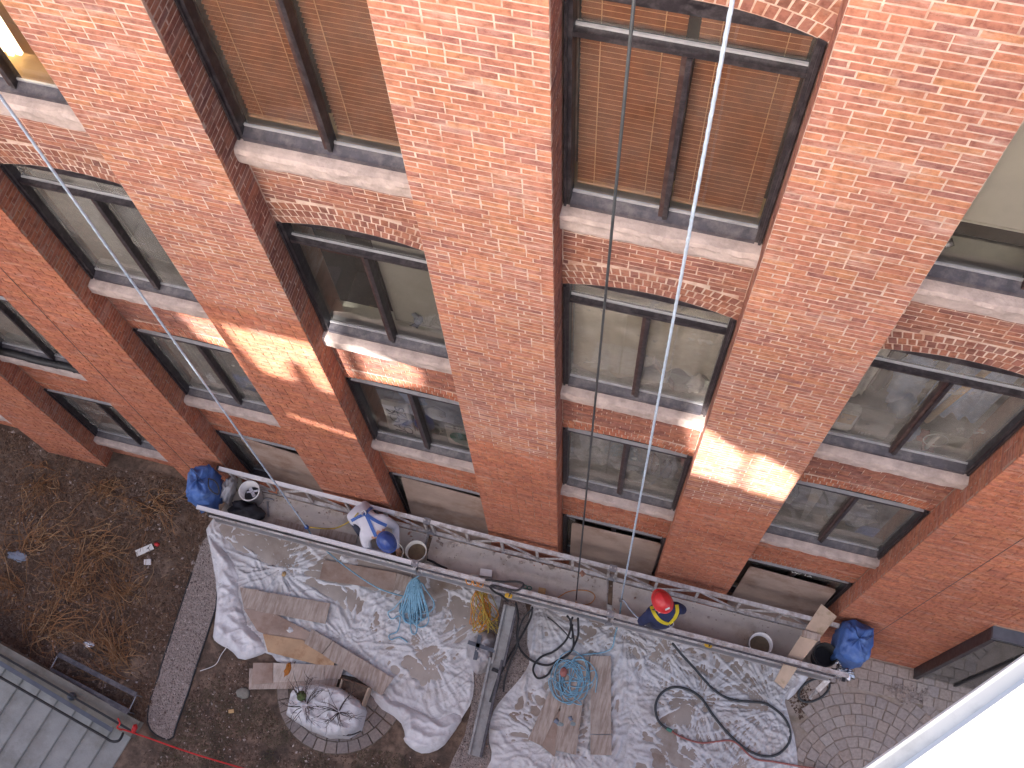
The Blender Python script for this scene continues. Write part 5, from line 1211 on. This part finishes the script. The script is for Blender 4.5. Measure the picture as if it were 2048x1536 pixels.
slab([(1563,1226),(1578,1230),(1577,1235),(1562,1231)], ZD+.016, .02, 'paper', 'paper_slip', 'little pale slip of paper on the deck near the crossing plank', 'paper')
for a, b, la in ((1050,1174,'left'),(1059,1176,'right')):
    c = P(a, b, ZD+.03); mb = MB(); mb.tube([(c.x+.03*math.cos(q*.6), c.y+.025*math.sin(q*.6), c.z) for q in range(12)], .007, 5); tag(mb.build('green_ring', M['green']), la+' one of two green plastic rings beside the black cable loop', 'ring', 'green rings on the deck')
# crossing plank
cp = thing('crossing_plank', P(1610, 1290, ZT), 'long muddy plank laid across the right end of the platform', 'plank')
q = [P(1643,1208,ZT+.085), P(1674,1233,ZT+.085), P(1604,1322,ZT-.055), P(1577,1309,ZT-.055), P(1568,1377,ZT-.36), P(1549,1362,ZT-.36)]
mb = MB(); v = [tuple(p) for p in (q[0],q[1],q[2],q[4],q[5],q[3])]; v += [(x,y,z-.03) for x,y,z in v]
mb.add(v, [(0,1,2,5),(5,2,3,4),(11,8,7,6),(10,9,8,11),(0,6,7,1),(1,7,8,2),(2,8,9,3),(3,9,10,4),(4,10,11,5),(5,11,6,0)]); mb.build('board', M['plank'], cp)
mb = MB(); mb.bar(P(1604,1266,ZT+.02), P(1640,1276,ZT+.02), .09, .06); tag(mb.build('timber_block', M['ply'], bevel=.008), 'short timber block nailed on top of the crossing plank', 'block')
# yellow clips on the outer rail
for a, b, la in ((1017,1191,'yellow clamp on the outer rail by the black cable loop'), (1417,1290,'yellow and red clamp on the outer rail right of the worker in navy')):
    y_ = thing('yellow_clamp', P(a, b, ZT-.24), la, 'clamp', 'yellow clamps on the outer rail'); c = P(a, b, ZT-.2)
    mb = MB(); mb.bar(c+Vector((-.05,.0,-.02)), c+Vector((.05,.0,-.02)), .06, .05); mb.build('body', M['yellow'], y_, bevel=.012)
    mb = MB(); mb.bar(c+Vector((.01,-.02,0)), c+Vector((.03,.09,.05)), .016, .016); mb.build('lever', M['black'], y_)

# ================================================================== ropes and cables
def rope(path, r, mat, name, label, cat, group=None, lobes=3, step=.03, twist=55, parent=None):
    pts = [Vector(p) for p in path]; L = [0]
    for i in range(1, len(pts)): L.append(L[-1]+(pts[i]-pts[i-1]).length)
    n = max(2, int(L[-1]/step)); out = []; j = 0
    for k in range(n+1):
        d = L[-1]*k/n
        while j < len(L)-2 and L[j+1] < d: j += 1
        t = (d-L[j])/max(L[j+1]-L[j], 1e-9); out.append(pts[j].lerp(pts[j+1], min(1, t)))
    v = []; f = []; m_ = 9; prev = None
    for k, p in enumerate(out):
        t = (out[min(k+1,n)]-out[max(k-1,0)]).normalized()
        if prev is None: u = t.cross(Vector((.3,1,.1))).normalized()
        else: u = (prev-t*prev.dot(t)).normalized()
        prev = u; w = t.cross(u); ph = twist*L[-1]*k/n
        for i in range(m_):
            a = 2*math.pi*i/m_; rr = r*(1+.13*math.cos(lobes*(a-ph/lobes))); v.append(p+(u*math.cos(a)+w*math.sin(a))*rr)
    for k in range(n):
        for i in range(m_): f.append((k*m_+i, k*m_+(i+1)%m_, (k+1)*m_+(i+1)%m_, (k+1)*m_+i))
    mb = MB(); mb.add(v, f); o = mb.build(name, M[mat], parent, smooth=True)
    return tag(o, label, cat, group) if label else o
# lifelines hang plumb from the roof
def hung(base, px, py, y):                      # straight line from its foot up past a point seen in the photograph
    t = PY(px, py, y); d = (t-base).normalized(); return base+d*((9.3-base.z)/d.z)
k1 = P(614,1056,ZT-.10)
rope([hung(k1, 0, 192, -.42), k1], .0105, 'rope_pale', 'lifeline', 'pale blue lifeline rope hanging down the left windows to the platform', 'rope', 'lifeline ropes hanging from the roof')
k2 = P(1243,1197,ZT-.12)
rope([hung(k2, 1465, 0, -.45), k2], .0105, 'rope_pale', 'lifeline', 'pale blue lifeline rope hanging right of the black cable', 'rope', 'lifeline ropes hanging from the roof')
c1 = P(1152,1200,ZD+.1); mb = MB(); mb.tube([hung(c1, 1268, 0, -.40), c1], .0095, 7); tag(mb.build('power_cable', M['hose_grey'], smooth=True), 'dark power cable hanging straight down to the middle of the platform', 'cable')
for px, py, qx, qy, la in ((410,968,130,672,'thin steel wire rising from the left blue cover'), (1733,1280,2040,1081,'thin steel wire rising from the right blue cover')):
    w_ = P(px, py, ZD+.8); mb = MB(); mb.tube([w_, hung(w_, qx, qy, -.35)], .0034, 5); tag(mb.build('hoist_wire', M['rubber']), la, 'wire', 'wires holding the platform')
GZ = G+.09
rope(spline([k1, P(640,1090,ZD-.3), P(700,1140,GZ+.35), P(760,1178,GZ+.2), P(825,1198,GZ+.05), P(850,1212,GZ)], 6), .010, 'rope_blue', 'tail_rope', 'thin blue rope slanting from the left lifeline knot to the rope bundle', 'rope')
lump(P(613,1054,ZT-.08), (.03,.03,.05), M['strap_blue'], 'rope_grab', 'small blue rope grab knotted on the left lifeline', 'clip', .3, 2)
lump(P(1242,1200,ZT-.12), (.03,.03,.05), M['steel'], 'rope_grab', 'grey rope grab knotted on the right lifeline', 'clip', .3, 3)
rope(spline([k2, P(1238,1240,ZD-.1), P(1230,1270,G+.5), P(1224,1295,G+.15), P(1205,1305,GZ), P(1170,1309,GZ), P(1150,1315,GZ)], 6), .010, 'rope_blue', 'tail_rope', 'blue rope dropping from the right lifeline to the coil on the planks', 'rope')
rope(spline([P(716,1026,ZD+.86), P(700,1042,ZD+.5), P(672,1056,ZD+.25), P(645,1057,ZD+.4), P(617,1054,ZT-.1)], 6), .010, 'cord_yellow', 'lanyard', 'yellow lanyard from the worker in white to the left lifeline', 'lanyard', twist=90)
rope(spline([P(1283,1240,ZD+1.25), P(1272,1232,ZD+.9), P(1258,1216,ZD+.6), P(1250,1204,ZD+.5), P(1244,1200,ZT-.12)], 6), .009, 'rope_pale', 'lanyard', 'pale lanyard from the worker in navy to the right lifeline', 'lanyard', twist=90)
# hanging rope bundle
rr = random.Random(5); bpts = []
top_c = (826,1168)
for k in range(21):
    x0_ = 827+rr.uniform(-7,9); x1_ = 806+rr.uniform(0,46); yb_ = rr.choice((rr.uniform(1212,1250), rr.uniform(1245,1278))); w_ = rr.uniform(5,18)
    bpts += [P(x0_-3,1160+rr.uniform(-3,8),G+.55), P((x0_+x1_)/2-w_*.7,1195,G+.34), P(x1_-w_,1225,G+.16+rr.uniform(0,.06)), P(x1_-w_*.8,yb_-8,GZ+rr.uniform(0,.05)), P(x1_,yb_,GZ+rr.uniform(0,.05)), P(x1_+w_*.8,yb_-9,GZ+rr.uniform(0,.05)), P(x1_+w_*.8,1222,G+.15+rr.uniform(0,.08)), P((x0_+x1_)/2+w_*.6,1192,G+.34), P(x0_+4,1162+rr.uniform(-3,6),G+.55)]
bpts += [P(790,1215,GZ+.08), P(776,1224,GZ), P(783,1238,GZ), P(800,1232,GZ+.05), P(795,1262,GZ), P(778,1270,GZ), P(782,1280,GZ), P(796,1274,GZ), P(806,1278,GZ), P(815,1285,GZ)]
rope(spline(bpts, 5), .0095, 'rope_blue', 'rope_bundle', 'bundle of blue rope hanging off the platform onto the left plastic sheet', 'rope', step=.03)
rope(spline([P(838,1152,ZD), P(826,1160,G+.85), P(826,1175,G+.6), P(842,1166,G+.62), P(852,1180,G+.5), P(868,1205,G+.3), P(862,1222,G+.2), P(840,1228,G+.2)], 6), .0095, 'rope_blue', 'rope_tie', 'blue rope tying the bundle to the platform rail', 'rope')
# coil on the planks
bpts = []; rr = random.Random(8)
for k in range(14):
    cx_, cy_ = 1144+rr.uniform(-13,16), 1356+rr.uniform(-14,14); ra, rb_ = rr.uniform(16,40), rr.uniform(26,46); ph = rr.uniform(0,6.28); n = 7
    for j in range(n): a = ph+6.28*j/n; bpts.append(P(cx_+ra*math.cos(a), cy_+rb_*math.sin(a), G+.105+rr.uniform(0,.055)))
rope(spline(bpts, 4), .0075, 'rope_blue', 'rope_coil', 'loose coil of bright blue rope on the planks', 'rope', step=.03)
lump(P(1127,1344,G+.14), (.06,.075,.05), M['hose_pink'], 'clay_pot', 'round reddish brown pot inside the blue rope coil', 'pot', .06, 4)
# orange and yellow cords
rr = random.Random(12)
for mat, n, la in (('cord_orange', 9, 'tangled orange extension cord hanging from the platform'), ('cord_yellow', 11, 'tangled dull yellow cord hanging from the platform')):
    pts = [P(945,1160,ZD+.35), P(950,1168,ZD+.3), P(955,1160,ZT-.2)]
    for k in range(n):
        pts += [P(958+rr.uniform(-8,20),1178+rr.uniform(-4,8),G+.85+rr.uniform(-.1,.2)), P(952+rr.uniform(-14,30),1212+rr.uniform(-8,8),G+.40+rr.uniform(-.1,.1)), P(950+rr.uniform(-10,50),1255+rr.uniform(-14,14),G+.14+rr.uniform(0,.1)), P(975+rr.uniform(-20,24),1232+rr.uniform(-16,14),G+.25+rr.uniform(-.05,.1))]
    mb = MB(); mb.tube(spline(pts, 6), .0062, 5); tag(mb.build('extension_cord', M[mat], smooth=True), la, 'cord')
mb = MB(); mb.tube(spline([P(a,b,ZD+.03) for a, b in ((1115,1196),(1135,1184),(1160,1180),(1182,1184),(1190,1194),(1182,1206),(1165,1210),(1150,1204))], 6), .006, 5); tag(mb.build('cord_loop', M['cord_orange'], smooth=True), 'single orange cord loop on the deck by the black cable', 'cord')
for (a, b), la in (((0,0),'first'),((14,3),'second'),((22,5),'third')):
    mb = MB(); mb.tube(spline([P(932+a,1158+b,ZT-.02), P(934+a,1167+b,ZT-.03), P(942+a,1169+b,ZT-.03), P(945+a,1160+b,ZT-.02)], 5), .007, 5); tag(mb.build('cord_hitch', M['cord_orange'], smooth=True), la+' orange cord hitch from the left on the outer rail', 'cord', 'orange hitches on the outer rail')
def cable(path, r, mat, label, zs=None, name='black_cable', group='black cables under the platform', q=6.4, o=(980,1140)):
    n = len(path); pts = [P(o[0]+x/q, o[1]+y/q, (zs[i] if zs else GZ)) for i, (x, y) in enumerate(path)]
    mb = MB(); mb.tube(spline(pts, 6), r, 7); return tag(mb.build(name, M[mat], smooth=True), label, 'cable', group)
hz = lambda n, z0=ZD-.1, z1=GZ, k=4: [z0+(z1-z0)*min(1, i/k) for i in range(n)]
cable([(330,420),(360,600),(345,800),(360,950),(420,1060),(520,1150),(640,1205),(760,1215),(880,1150),(1000,1080),(1080,960),(1130,820),(1125,620)], .016, 'rubber', 'black cable sweeping from the channel over to the foot of the power cable', [G+.9,G+.6,G+.35,G+.2]+[GZ]*6+[G+.2,G+.5,ZD-.15])
cable([(540,480),(525,600),(450,760),(370,900),(290,1040),(200,1200),(100,1400),(40,1530)], .016, 'rubber', 'black cable running down along the metal channels', [ZD-.1,G+.7,G+.4,G+.25,G+.15,G+.12,G+.1,G+.1])
cable([(545,490),(430,620),(360,800),(340,1000),(260,1180),(190,1400),(170,1560)], .014, 'rubber', 'second black cable crossing the first beside the channels', [ZD-.1,G+.7,G+.45,G+.3,G+.2,G+.12,G+.1])
cable([(990,590),(1040,680),(1000,850),(920,960),(800,1050),(660,1110),(580,1190),(550,1280),(590,1370),(650,1385),(740,1340),(800,1250),(900,1150),(1030,1050),(1070,950),(1060,800),(1030,690),(1055,610)], .016, 'rubber', 'black cable looped on the plastic left of the rope coil', [ZD-.1,G+.8,G+.45,G+.25]+[G+.11]*10+[G+.3,G+.5,G+.8,ZD-.1])
cable([(740,605),(850,690),(960,800),(1020,870),(1050,860),(1060,700)], .009, 'rubber', 'thin black cable making a small hook under the platform', [ZD-.1,G+.6,G+.3,G+.15,G+.2,G+.7])
cable([(-60,125),(0,130),(150,150),(350,150),(430,190),(350,260),(200,240),(60,200),(0,215),(60,280),(150,330),(230,400)], .015, 'rubber', 'black hose looped over the outer rail', [ZT+.05]*9+[ZT-.1,ZT-.3,ZT-.5])
cable([(930,790),(960,800),(1010,820),(1060,840),(1110,870),(1200,910)], .016, 'rubber', 'short black hose on the deck beside the cream bucket', [ZD+.05]*6, q=5.12, o=(660,960))
HO = (1240,1270)
cable([(540,90),(640,210),(760,340),(880,480),(960,560),(1060,630),(1180,670),(1350,685),(1480,700),(1600,770),(1690,860),(1740,980),(1735,1090),(1660,1190),(1560,1240),(1420,1230),(1280,1160),(1150,1050),(1030,920),(930,790),(850,670),(760,590),(650,545),(540,535),(430,590),(370,690),(365,790),(400,890),(480,960)], .019, 'hose_grey', 'long dark hose looping across the right plastic sheets', [ZD-.1,G+.7,G+.35]+[GZ]*26, 'garden_hose', None, 5.12, HO)
cable([(480,958),(530,985)], .026, 'green', 'green coupling joining the dark hose and the pink hose', [GZ,GZ], 'hose_coupling', None, 5.12, HO)
cable([(530,985),(600,1030),(720,1080),(850,1105),(1000,1090),(1120,1080),(1210,1120),(1310,1220),(1400,1275),(1560,1295),(1700,1320),(1840,1345),(2000,1370),(2300,1440)], .014, 'hose_pink', 'reddish hose crossing the plastic towards the pavement', None, 'red_hose', None, 5.12, HO)
mb = MB(); mb.tube(spline([P(1628+34*math.cos(a)*math.cos(-.5)-20*math.sin(a)*math.sin(-.5), 1380+34*math.cos(a)*math.sin(-.5)+20*math.sin(a)*math.cos(-.5), G+.03) for a in [k*.6283 for k in range(10)]], 5, True), .016, 7); tag(mb.build('hose_ring', M['hose_grey'], smooth=True), 'ring of grey hose on the silt beside the pavement', 'hose')

# ================================================================== people
from mathutils.bvhtree import BVHTree
def skin_body(name, J, root, regions, parent):
    """J: joint -> (position, radius, parent joint); one continuous skinned surface"""
    names = list(J); idx = {k: i for i, k in enumerate(names)}
    me = bpy.data.meshes.new(name+'_skel'); me.from_pydata([tuple(J[k][0]) for k in names], [(idx[k], idx[J[k][2]]) for k in names if J[k][2]], [])
    o = bpy.data.objects.new('tmp', me); COL.objects.link(o)
    sk = o.modifiers.new('skin', 'SKIN'); sk.use_smooth_shade = True
    for i, k in enumerate(names):
        r = J[k][1]; me.skin_vertices[0].data[i].radius = (r, r) if not isinstance(r, tuple) else r
        me.skin_vertices[0].data[i].use_root = k == root
    sb_ = o.modifiers.new('sub', 'SUBSURF'); sb_.levels = 2; sb_.render_levels = 2
    out = bpy.data.meshes.new_from_object(o.evaluated_get(bpy.context.evaluated_depsgraph_get())); bpy.data.objects.remove(o)
    mats = []; out.materials.clear()
    for mt in dict.fromkeys(regions.values()): out.materials.append(M[mt]); mats.append(mt)
    P_ = np.array([tuple(J[k][0]) for k in names]); segs = [(idx[k], idx[J[k][2]], k) for k in names if J[k][2]]
    for p in out.polygons:
        c = np.array(p.center); best = 1e9
        for a, b, k in segs:
            if k not in regions: continue
            d = P_[a]-P_[b]; t = max(0, min(1, np.dot(c-P_[b], d)/max(np.dot(d, d), 1e-9))); q = np.linalg.norm(c-P_[b]-t*d)/ (J[k][1] if not isinstance(J[k][1], tuple) else J[k][1][0])**.5
            if q < best: best, bk = q, k
        p.material_index = mats.index(regions[bk]); p.use_smooth = True
    tree = BVHTree.FromPolygons([v.co.copy() for v in out.vertices], [tuple(p.vertices) for p in out.polygons])
    b = Vector(P_.mean(0)); out.transform(Matrix.Translation(-b)); out.name = name
    return link_mesh(name, out, b, parent), tree
def fingers(J, hand, h, d, side, s=1.0):
    """four curled fingers and a thumb from the palm at h, pointing along d"""
    d = d.normalized(); side = side.normalized(); up = side.cross(d)
    J[hand+'palm'] = (h+d*.06, .030, hand)
    for k, (o, L) in enumerate(((-.030,.070),(-.010,.080),(.010,.075),(.030,.058))):
        b = h+d*.085+side*o
        J[f'{hand}f{k}a'] = (b, .0105, hand+'palm'); J[f'{hand}f{k}b'] = (b+d*L*.55-up*.012, .0095, f'{hand}f{k}a'); J[f'{hand}f{k}c'] = (b+d*L*.8-up*.040, .008, f'{hand}f{k}b')
    J[hand+'t1'] = (h+d*.03+side*-.045, .012, hand); J[hand+'t2'] = (h+d*.07+side*-.055-up*.02, .0095, hand+'t1')
def hard_hat(c, fwd, up, mat, parent, badge=None):
    fwd = fwd.normalized(); up = up.normalized(); r = fwd.cross(up).normalized(); up = r.cross(fwd)
    R = Matrix((r, fwd, up)).transposed(); v = []; f = []; nu, nv_ = 32, 12
    for j in range(nv_+1):
        th = (math.pi/2)*j/nv_
        for i in range(nu):
            ph = 2*math.pi*i/nu; x, y, z = .118*math.sin(th)*math.cos(ph), .142*math.sin(th)*math.sin(ph), .125*math.cos(th)
            z += .008*math.exp(-(x/.02)**2)*(1 if abs(y) < .11 else 0)*math.cos(th)
            v.append(c+R @ Vector((x, y, z)))
    for j in range(nv_):
        for i in range(nu): f.append((j*nu+i, (j+1)*nu+i, (j+1)*nu+(i+1)%nu, j*nu+(i+1)%nu))
    for i in range(nu):                          # brim, longer in front
        ph = 2*math.pi*i/nu; k = 1.10+.22*max(0, math.sin(ph))**3
        v.append(c+R @ Vector((.118*k*math.cos(ph), .142*k*math.sin(ph), -.008)))
    n0 = nv_*nu; n1 = (nv_+1)*nu
    for i in range(nu): f.append((n0+i, n1+i, n1+(i+1)%nu, n0+(i+1)%nu))
    mb = MB(); mb.add(v, f); o = mb.build('hard_hat', M[mat], parent, smooth=True)
    if badge:
        mb = MB(); q = [R @ Vector((x, y, z)) for x, y, z in ((-.03,-.128,.045),(.03,-.128,.045),(.03,-.115,.068),(-.03,-.115,.068))]; mb.add([c+p*1.04 for p in q], [(0,1,2,3)]); mb.build('badge', M['paper'], o)
    return o
def strap(tree, px, mat, parent, w=.045, z0=ZD+2.5, off=.008):
    pts = []
    for a, b in px:
        d = Vector(ray(a, b)).normalized(); hit = tree.ray_cast(Vector(CAM), d)
        if hit[0] is not None: pts.append((hit[0]+hit[1]*off, hit[1]))
    if len(pts) < 2: return
    pp = spline([p for p, n in pts], 4); v = []; f = []
    nn = [pts[min(int(i/4), len(pts)-1)][1] for i in range(len(pp))]
    for i, p in enumerate(pp):
        t = (pp[min(i+1,len(pp)-1)]-pp[max(i-1,0)]).normalized(); s = nn[i].cross(t).normalized()*w/2
        e = nn[i]*.004; v += [p-s-e, p-s+e, p+s+e, p+s-e]
    for i in range(len(pp)-1):
        a = 4*i; b = a+4; f += [(a+1,b+1,b+2,a+2),(a,b,b+1,a+1),(a+2,b+2,b+3,a+3),(a+3,b+3,b,a)]
    f += [(0,1,2,3),(len(v)-1,len(v)-2,len(v)-3,len(v)-4)]
    mb = MB(); mb.add(v, f); return mb.build('harness_strap', M[mat], parent)
UP = Vector((0,0,1))
# worker in navy, standing and facing the wall with the head bent forward
fw = Vector((-.50,.866,0)); rt = Vector((.866,.50,0)); hd = P(1325,1208,ZD+1.52); base = Vector((hd.x, hd.y, ZD+.016))-fw*.10
B = lambda f_, r_, z: base+fw*f_+rt*r_+UP*z
per2 = thing('person', base, 'worker in navy jacket, red hard hat and yellow harness standing on the platform', 'person', 'workers on the platform')
J = {'pelvis':(B(0,0,.93),.15,None),'waist':(B(.00,0,1.08),.145,'pelvis'),'chest':(B(.01,0,1.25),.165,'waist'),'upper':(B(.025,0,1.37),.135,'chest'),'neck':(B(.07,0,1.455),.058,'upper'),'head':(B(.105,0,1.53),.088,'neck'),'crown':(B(.115,0,1.60),.080,'head')}
for s, n in ((-1,'l'),(1,'r')):
    J.update({n+'sho':(B(.03,s*.175,1.37),.085,'upper'),n+'elb':(B(.02,s*.285,1.13),.062,n+'sho'),n+'wri':(B(.10,s*.15,.90),.042,n+'elb'),n+'hand':(B(.13,s*.10,.85),.034,n+'wri'),
              n+'hip':(B(.03,s*.10,.86),.105,'pelvis'),n+'kne':(B(.13,s*.12,.50),.068,n+'hip'),n+'ank':(B(.12,s*.13,.10),.05,n+'kne'),n+'toe':(B(.28,s*.14,.045),.042,n+'ank')})
    fingers(J, n+'hand', B(.13,s*.10,.85), fw*.35-UP*.9, rt*s)
reg = {k: ('skin' if 'hand' in k or k in ('neck','head','crown') else 'boot' if k.endswith('toe') else 'jeans' if k.endswith(('kne','ank','hip')) else 'navy') for k in J if J[k][2]}
body2, tree2 = skin_body('body', J, 'pelvis', reg, per2)
hard_hat(B(.112,0,1.575), fw*.85-UP*.15+rt*-.12, UP*.9+fw*.35, 'hat_red', per2, True)
mb = MB(); fc = B(.193,0,1.50)
mb.tube([fc+UP*.015, fc+fw*.018-UP*.02, fc-UP*.03], [.008,.014,.010], 6); mb.build('nose', M['skin'], per2, True)
for s in (-1,1): lump(B(.183,s*.033,1.525), (.012,.008,.009), M['ink'], 'eye', None, None, 0, 1, n=(8,6), parent=per2); lump(B(.103,s*.088,1.515), (.012,.024,.032), M['skin'], 'ear', None, None, .1, 1, n=(8,6), parent=per2)
lump(B(.075,0,1.50), (.084,.084,.07), M['hair'], 'hair', None, None, .15, 4, parent=per2)
strap(tree2, [(1303,1214),(1308,1226),(1316,1237),(1326,1244),(1337,1247)], 'strap_yellow', per2)
strap(tree2, [(1347,1198),(1353,1210),(1354,1224),(1348,1237),(1338,1247)], 'strap_yellow', per2)
h_ = tree2.ray_cast(Vector(CAM), Vector(ray(1342,1249)).normalized())[0] or B(-.1,0,1.2)
mb = MB(); mb.tube([h_+Vector((.03*math.cos(a), .03*math.sin(a), .03+.012*math.sin(a))) for a in [k*.5236 for k in range(13)]], .006, 5); mb.build('back_ring', M['steel'], per2)
# worker in white, kneeling and bent over the bucket
A = lambda a, b, z: P(a, b, ZD+z)
pel, nk, hd = A(716,1021,.56), A(757,1065,.70), A(772,1083,.66)
d1 = (nk-pel); d1.z = 0; d1.normalize(); r1 = Vector((d1.y,-d1.x,0))
per1 = thing('person', Vector((pel.x, pel.y, ZD+.016)), 'worker in white shirt and blue hard hat bent over a bucket on the platform', 'person', 'workers on the platform')
J = {'pelvis':(pel,.155,None),'waist':(pel.lerp(nk,.33)+UP*.04,.15,'pelvis'),'chest':(pel.lerp(nk,.66)+UP*.045,.16,'waist'),'upper':(pel.lerp(nk,.85)+UP*.02,.13,'chest'),'neck':(nk+d1*.04,.055,'upper'),'head':(hd-d1*.01,.086,'neck'),'crown':(hd+d1*.05-UP*.02,.078,'head')}
up_ = pel.lerp(nk,.82)+UP*.0
for s, n in ((-1,'l'),(1,'r')):
    sh_ = up_+r1*s*.185-UP*.01; el = sh_+d1*.10+r1*s*.06-UP*.26; wr_ = hd+d1*.06+r1*s*.085-UP*.34; ha = hd+d1*.10+r1*s*.07-UP*.37
    hp = pel+r1*s*.10-UP*.06; kn = pel+d1*.26+r1*s*.15; kn.z = ZD+.10; an = pel-d1*.06+r1*s*.13; an.z = ZD+.085; to = an-d1*.12; to.z = ZD+.06
    J.update({n+'sho':(sh_,.082,'upper'),n+'elb':(el,.060,n+'sho'),n+'wri':(wr_,.042,n+'elb'),n+'hand':(ha,.034,n+'wri'),n+'hip':(hp,.11,'pelvis'),n+'kne':(kn,.072,n+'hip'),n+'ank':(an,.05,n+'kne'),n+'toe':(to,.042,n+'ank')})
    fingers(J, n+'hand', ha, d1*.4-UP*.8, r1*s)
reg = {k: ('skin' if 'hand' in k or k in ('neck','head','crown') else 'boot' if k.endswith('toe') else 'jeans' if k.endswith(('kne','ank')) else 'shirt') for k in J if J[k][2]}
body1, tree1 = skin_body('body', J, 'pelvis', reg, per1)
hard_hat(hd+d1*.02+UP*.045, d1*.75-UP*.55, UP*.75+d1*.55, 'hat_blue', per1)
fc = hd+d1*.09-UP*.07
mb = MB(); mb.tube([fc, fc+d1*.012-UP*.02, fc-d1*.02-UP*.03], [.008,.014,.010], 6); mb.build('nose', M['skin'], per1, True)
for s in (-1,1): lump(hd+d1*.085+r1*s*.033-UP*.045, (.012,.008,.009), M['ink'], 'eye', None, None, 0, 1, n=(8,6), parent=per1); lump(hd+r1*s*.086-UP*.02, (.016,.024,.03), M['skin'], 'ear', None, None, .1, 1, n=(8,6), parent=per1)
lump(hd-d1*.055-UP*.005, (.095,.095,.085), M['hair'], 'hair', None, None, .3, 6, parent=per1, n=(22,14), freq=4)
for px in ([(731,1027),(742,1036),(756,1044),(772,1051)], [(731,1027),(738,1042),(745,1058),(752,1073)], [(731,1029),(720,1033),(710,1038),(704,1041)], [(733,1025),(740,1018),(744,1014)]):
    strap(tree1, px, 'strap_blue', per1)
h_ = tree1.ray_cast(Vector(CAM), Vector(ray(728,1027)).normalized())[0] or pel
mb = MB(); mb.tube([h_+Vector((.035*math.cos(a), .03*math.sin(a), .03+.012*math.sin(a))) for a in [k*.5236 for k in range(13)]], .007, 5); mb.build('back_ring', M['steel'], per1)
bpy.context.view_layer.update()
